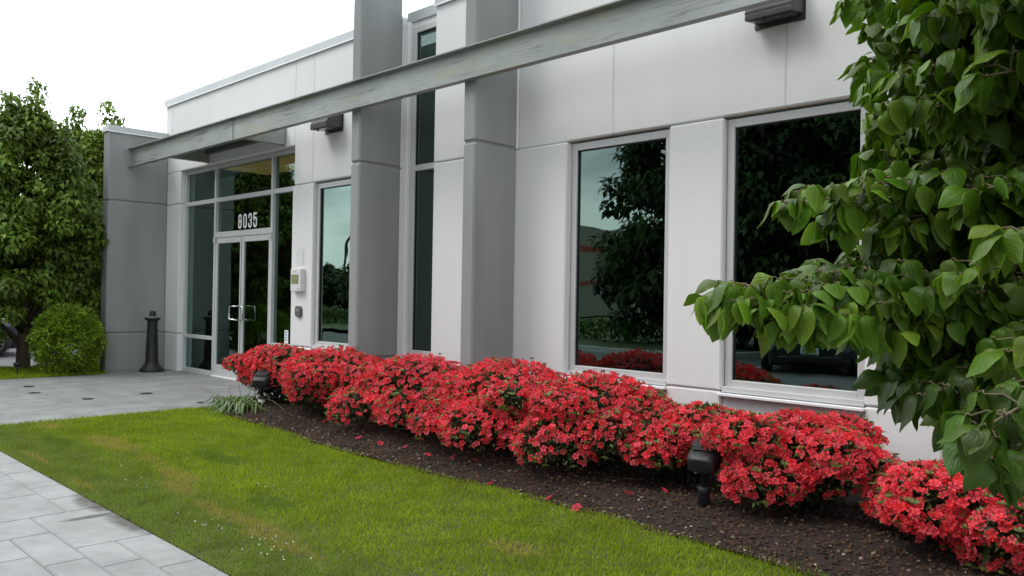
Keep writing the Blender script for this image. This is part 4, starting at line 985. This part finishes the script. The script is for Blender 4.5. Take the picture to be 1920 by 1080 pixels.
def car(loc, rz, lab, paint):
    t = empty('parked_car', loc, lab, 'car', None, rz)
    # stations along Y (front is +Y): y, half width at sill, belt height, z bottom, roof half width, roof height
    S = [(2.28, .60, .58, .30, .5, .60), (2.18, .80, .74, .20, .62, .76), (1.85, .88, .84, .18, .70, .87), (1.2, .905, .92, .18, .72, .95), (.85, .91, .95, .18, .70, 1.0), (.30, .915, .97, .18, .60, 1.38), (-.2, .915, .98, .18, .59, 1.47), (-.9, .915, .98, .18, .585, 1.46), (-1.5, .91, .985, .20, .58, 1.36), (-2.0, .88, .98, .25, .62, 1.05), (-2.22, .80, .93, .32, .66, .96), (-2.30, .70, .70, .38, .6, .72)]
    def ring(s_):
        y, w_, zb, z0, wr, zr = s_; mid = (z0+zb)/2
        return [(-w_*.93, y, z0), (-w_, y, mid), (-w_*.985, y, zb*.97), (-w_*.93, y, zb), (-wr, y, zr), (-wr*.5, y, zr+.02), (wr*.5, y, zr+.02), (wr, y, zr), (w_*.93, y, zb), (w_*.985, y, zb*.97), (w_, y, mid), (w_*.93, y, z0)]
    body = MB(); glass = MB(); rs = [ring(q) for q in S]; n = 12
    vs = [p for r_ in rs for p in r_]; bf, gf = [], []; grp = {}
    for i in range(len(rs)-1):
        for k in range(n):
            f = (i*n+k, i*n+(k+1) % n, (i+1)*n+(k+1) % n, (i+1)*n+k)
            isg = (k in (3, 7) and 4 <= i <= 8) or (k in (4, 5, 6) and i in (4,)) or (k in (4, 5, 6) and i in (8,))
            (gf if isg else bf).append(f)
            if isg: grp.setdefault('side_left' if k == 3 else 'side_right' if k == 7 else 'front' if i == 4 else 'rear', []).append(f)
    bf.append(tuple(range(n))); bf.append(tuple((len(rs)-1)*n+k for k in range(n))[::-1])
    body.add(vs, bf, True)
    body.build('body', paint, t, False, bevel=0); [MB().add([vs[i] for f in g for i in f], [tuple(range(4*q, 4*q+4)) for q in range(len(g))], False).build('windscreen' if nm in ('front', 'rear') else 'side_window', M['carglass'], t, False) for nm, g in grp.items()]
    for s_ in (-1, 1):
        for y_ in (1.45, -1.35):
            a = MB(); a.lathe([(.36, -.02), (.36, .045), (.34, .05)], (0, 0, 0), 30, 'x'); ao = a.build('wheel_arch', M['black'], t, False); ao.location = (s_*.885, y_, .33)
            wheel(t, (s_*.86, y_, .33), s_)
        h = MB(); h.prism([(s_*.52, .66), (s_*.80, .70), (s_*.84, .80), (s_*.55, .745)], 2.02, 2.235, 'y'); h.build('headlight', M['alu_bright'], t, False, bevel=.01)
        h = MB(); h.box(s_*.93, s_*1.06, .72, .86, .98, 1.10, .02); h.build('mirror', paint, t, False)
    h = MB(); h.box(-.48, .48, 2.24, 2.30, .56, .70, .01); h.build('grille', M['black'], t, False)
    h = MB(); h.box(-.50, .50, 2.295, 2.31, .655, .672); h.build('grille_bar', M['alu_bright'], t, False)
    h = MB(); h.box(-.62, .62, 2.16, 2.33, .27, .42, .03); h.build('bumper', paint, t, False)
    h = MB(); h.box(-.16, .16, 2.335, 2.345, .45, .59); po = h.build('number_plate', M['plate'], t, False)
    h = MB(); h.box(-.15, .15, 2.346, 2.348, .46, .475)
    for k in range(6): h.box(-.12+k*.042, -.09+k*.042, 2.346, 2.348, .495, .555)
    o = h.build('plate_characters', M['keypad'], None); o.parent = po
    h = MB(); h.prism([(-.055, .71), (-.035, .71), (-.02, .63), (-.035, .63)], 2.312, 2.32, 'y'); h.prism([(.055, .71), (.035, .71), (.02, .63), (.035, .63)], 2.312, 2.32, 'y'); h.box(-.03, .03, 2.313, 2.319, .662, .678); h.build('emblem', M['signwhite'], t, False)
    return t
car((-8.35, -6.0, -.16), R(-24), 'black car with a pale number plate, nose towards the office, mirrored in the large window', M['carpaint'])
car((-21.9, 3.35, -.158), 0, 'dark car at the left edge, only its alloy wheel visible beyond the trees', M['carpaint2'])

# street lamp and building across the way
t = empty('street_lamp', (-50.5, -21.5, -.2), 'tall curved street lamp across the lot, mirrored in the narrow left window', 'street lamp')
h = MB(); P_ = [(0, 0, 0), (0, 0, 4.6)]+[(1.9*(1-math.cos(R(a))), 0, 4.6+1.6*math.sin(R(a))) for a in range(10, 101, 10)]; h.tube(P_, .09, 8); h.build('pole', M['bronze'], t, False)
h = MB(); h.box(1.9, 2.9, -.16, .16, 6.03, 6.17, .04); h.build('lamp_head', M['bronze'], t, False)
t = empty('distant_building', (-46.5, -36, 0), 'pale two-storey building with red bands across the lot, mirrored in the dark window', 'building')
h = MB(); h.box(-12, 5, -8, 0, -.2, 7.0); h.build('wall', M['beige'], t, False)
h = MB(); h.box(-12.05, 5.05, -8.05, .05, 5.0, 5.5); h.box(-12.05, 5.05, -8.05, .05, 2.3, 2.6); h.build('red_band', M['redband'], t, False)
for zz_ in (.8, 3.0):
    for k in range(8):
        h = MB(); h.box(-11+k*2, -9.8+k*2, .02, .08, zz_, zz_+1.3); wo = h.build('window', M['alu_bright'], t, False)
        h = MB(); h.box(-10.95+k*2, -9.85+k*2, .081, .09, zz_+.06, zz_+1.24); o = h.build('pane', M['black'], None); o.parent = wo
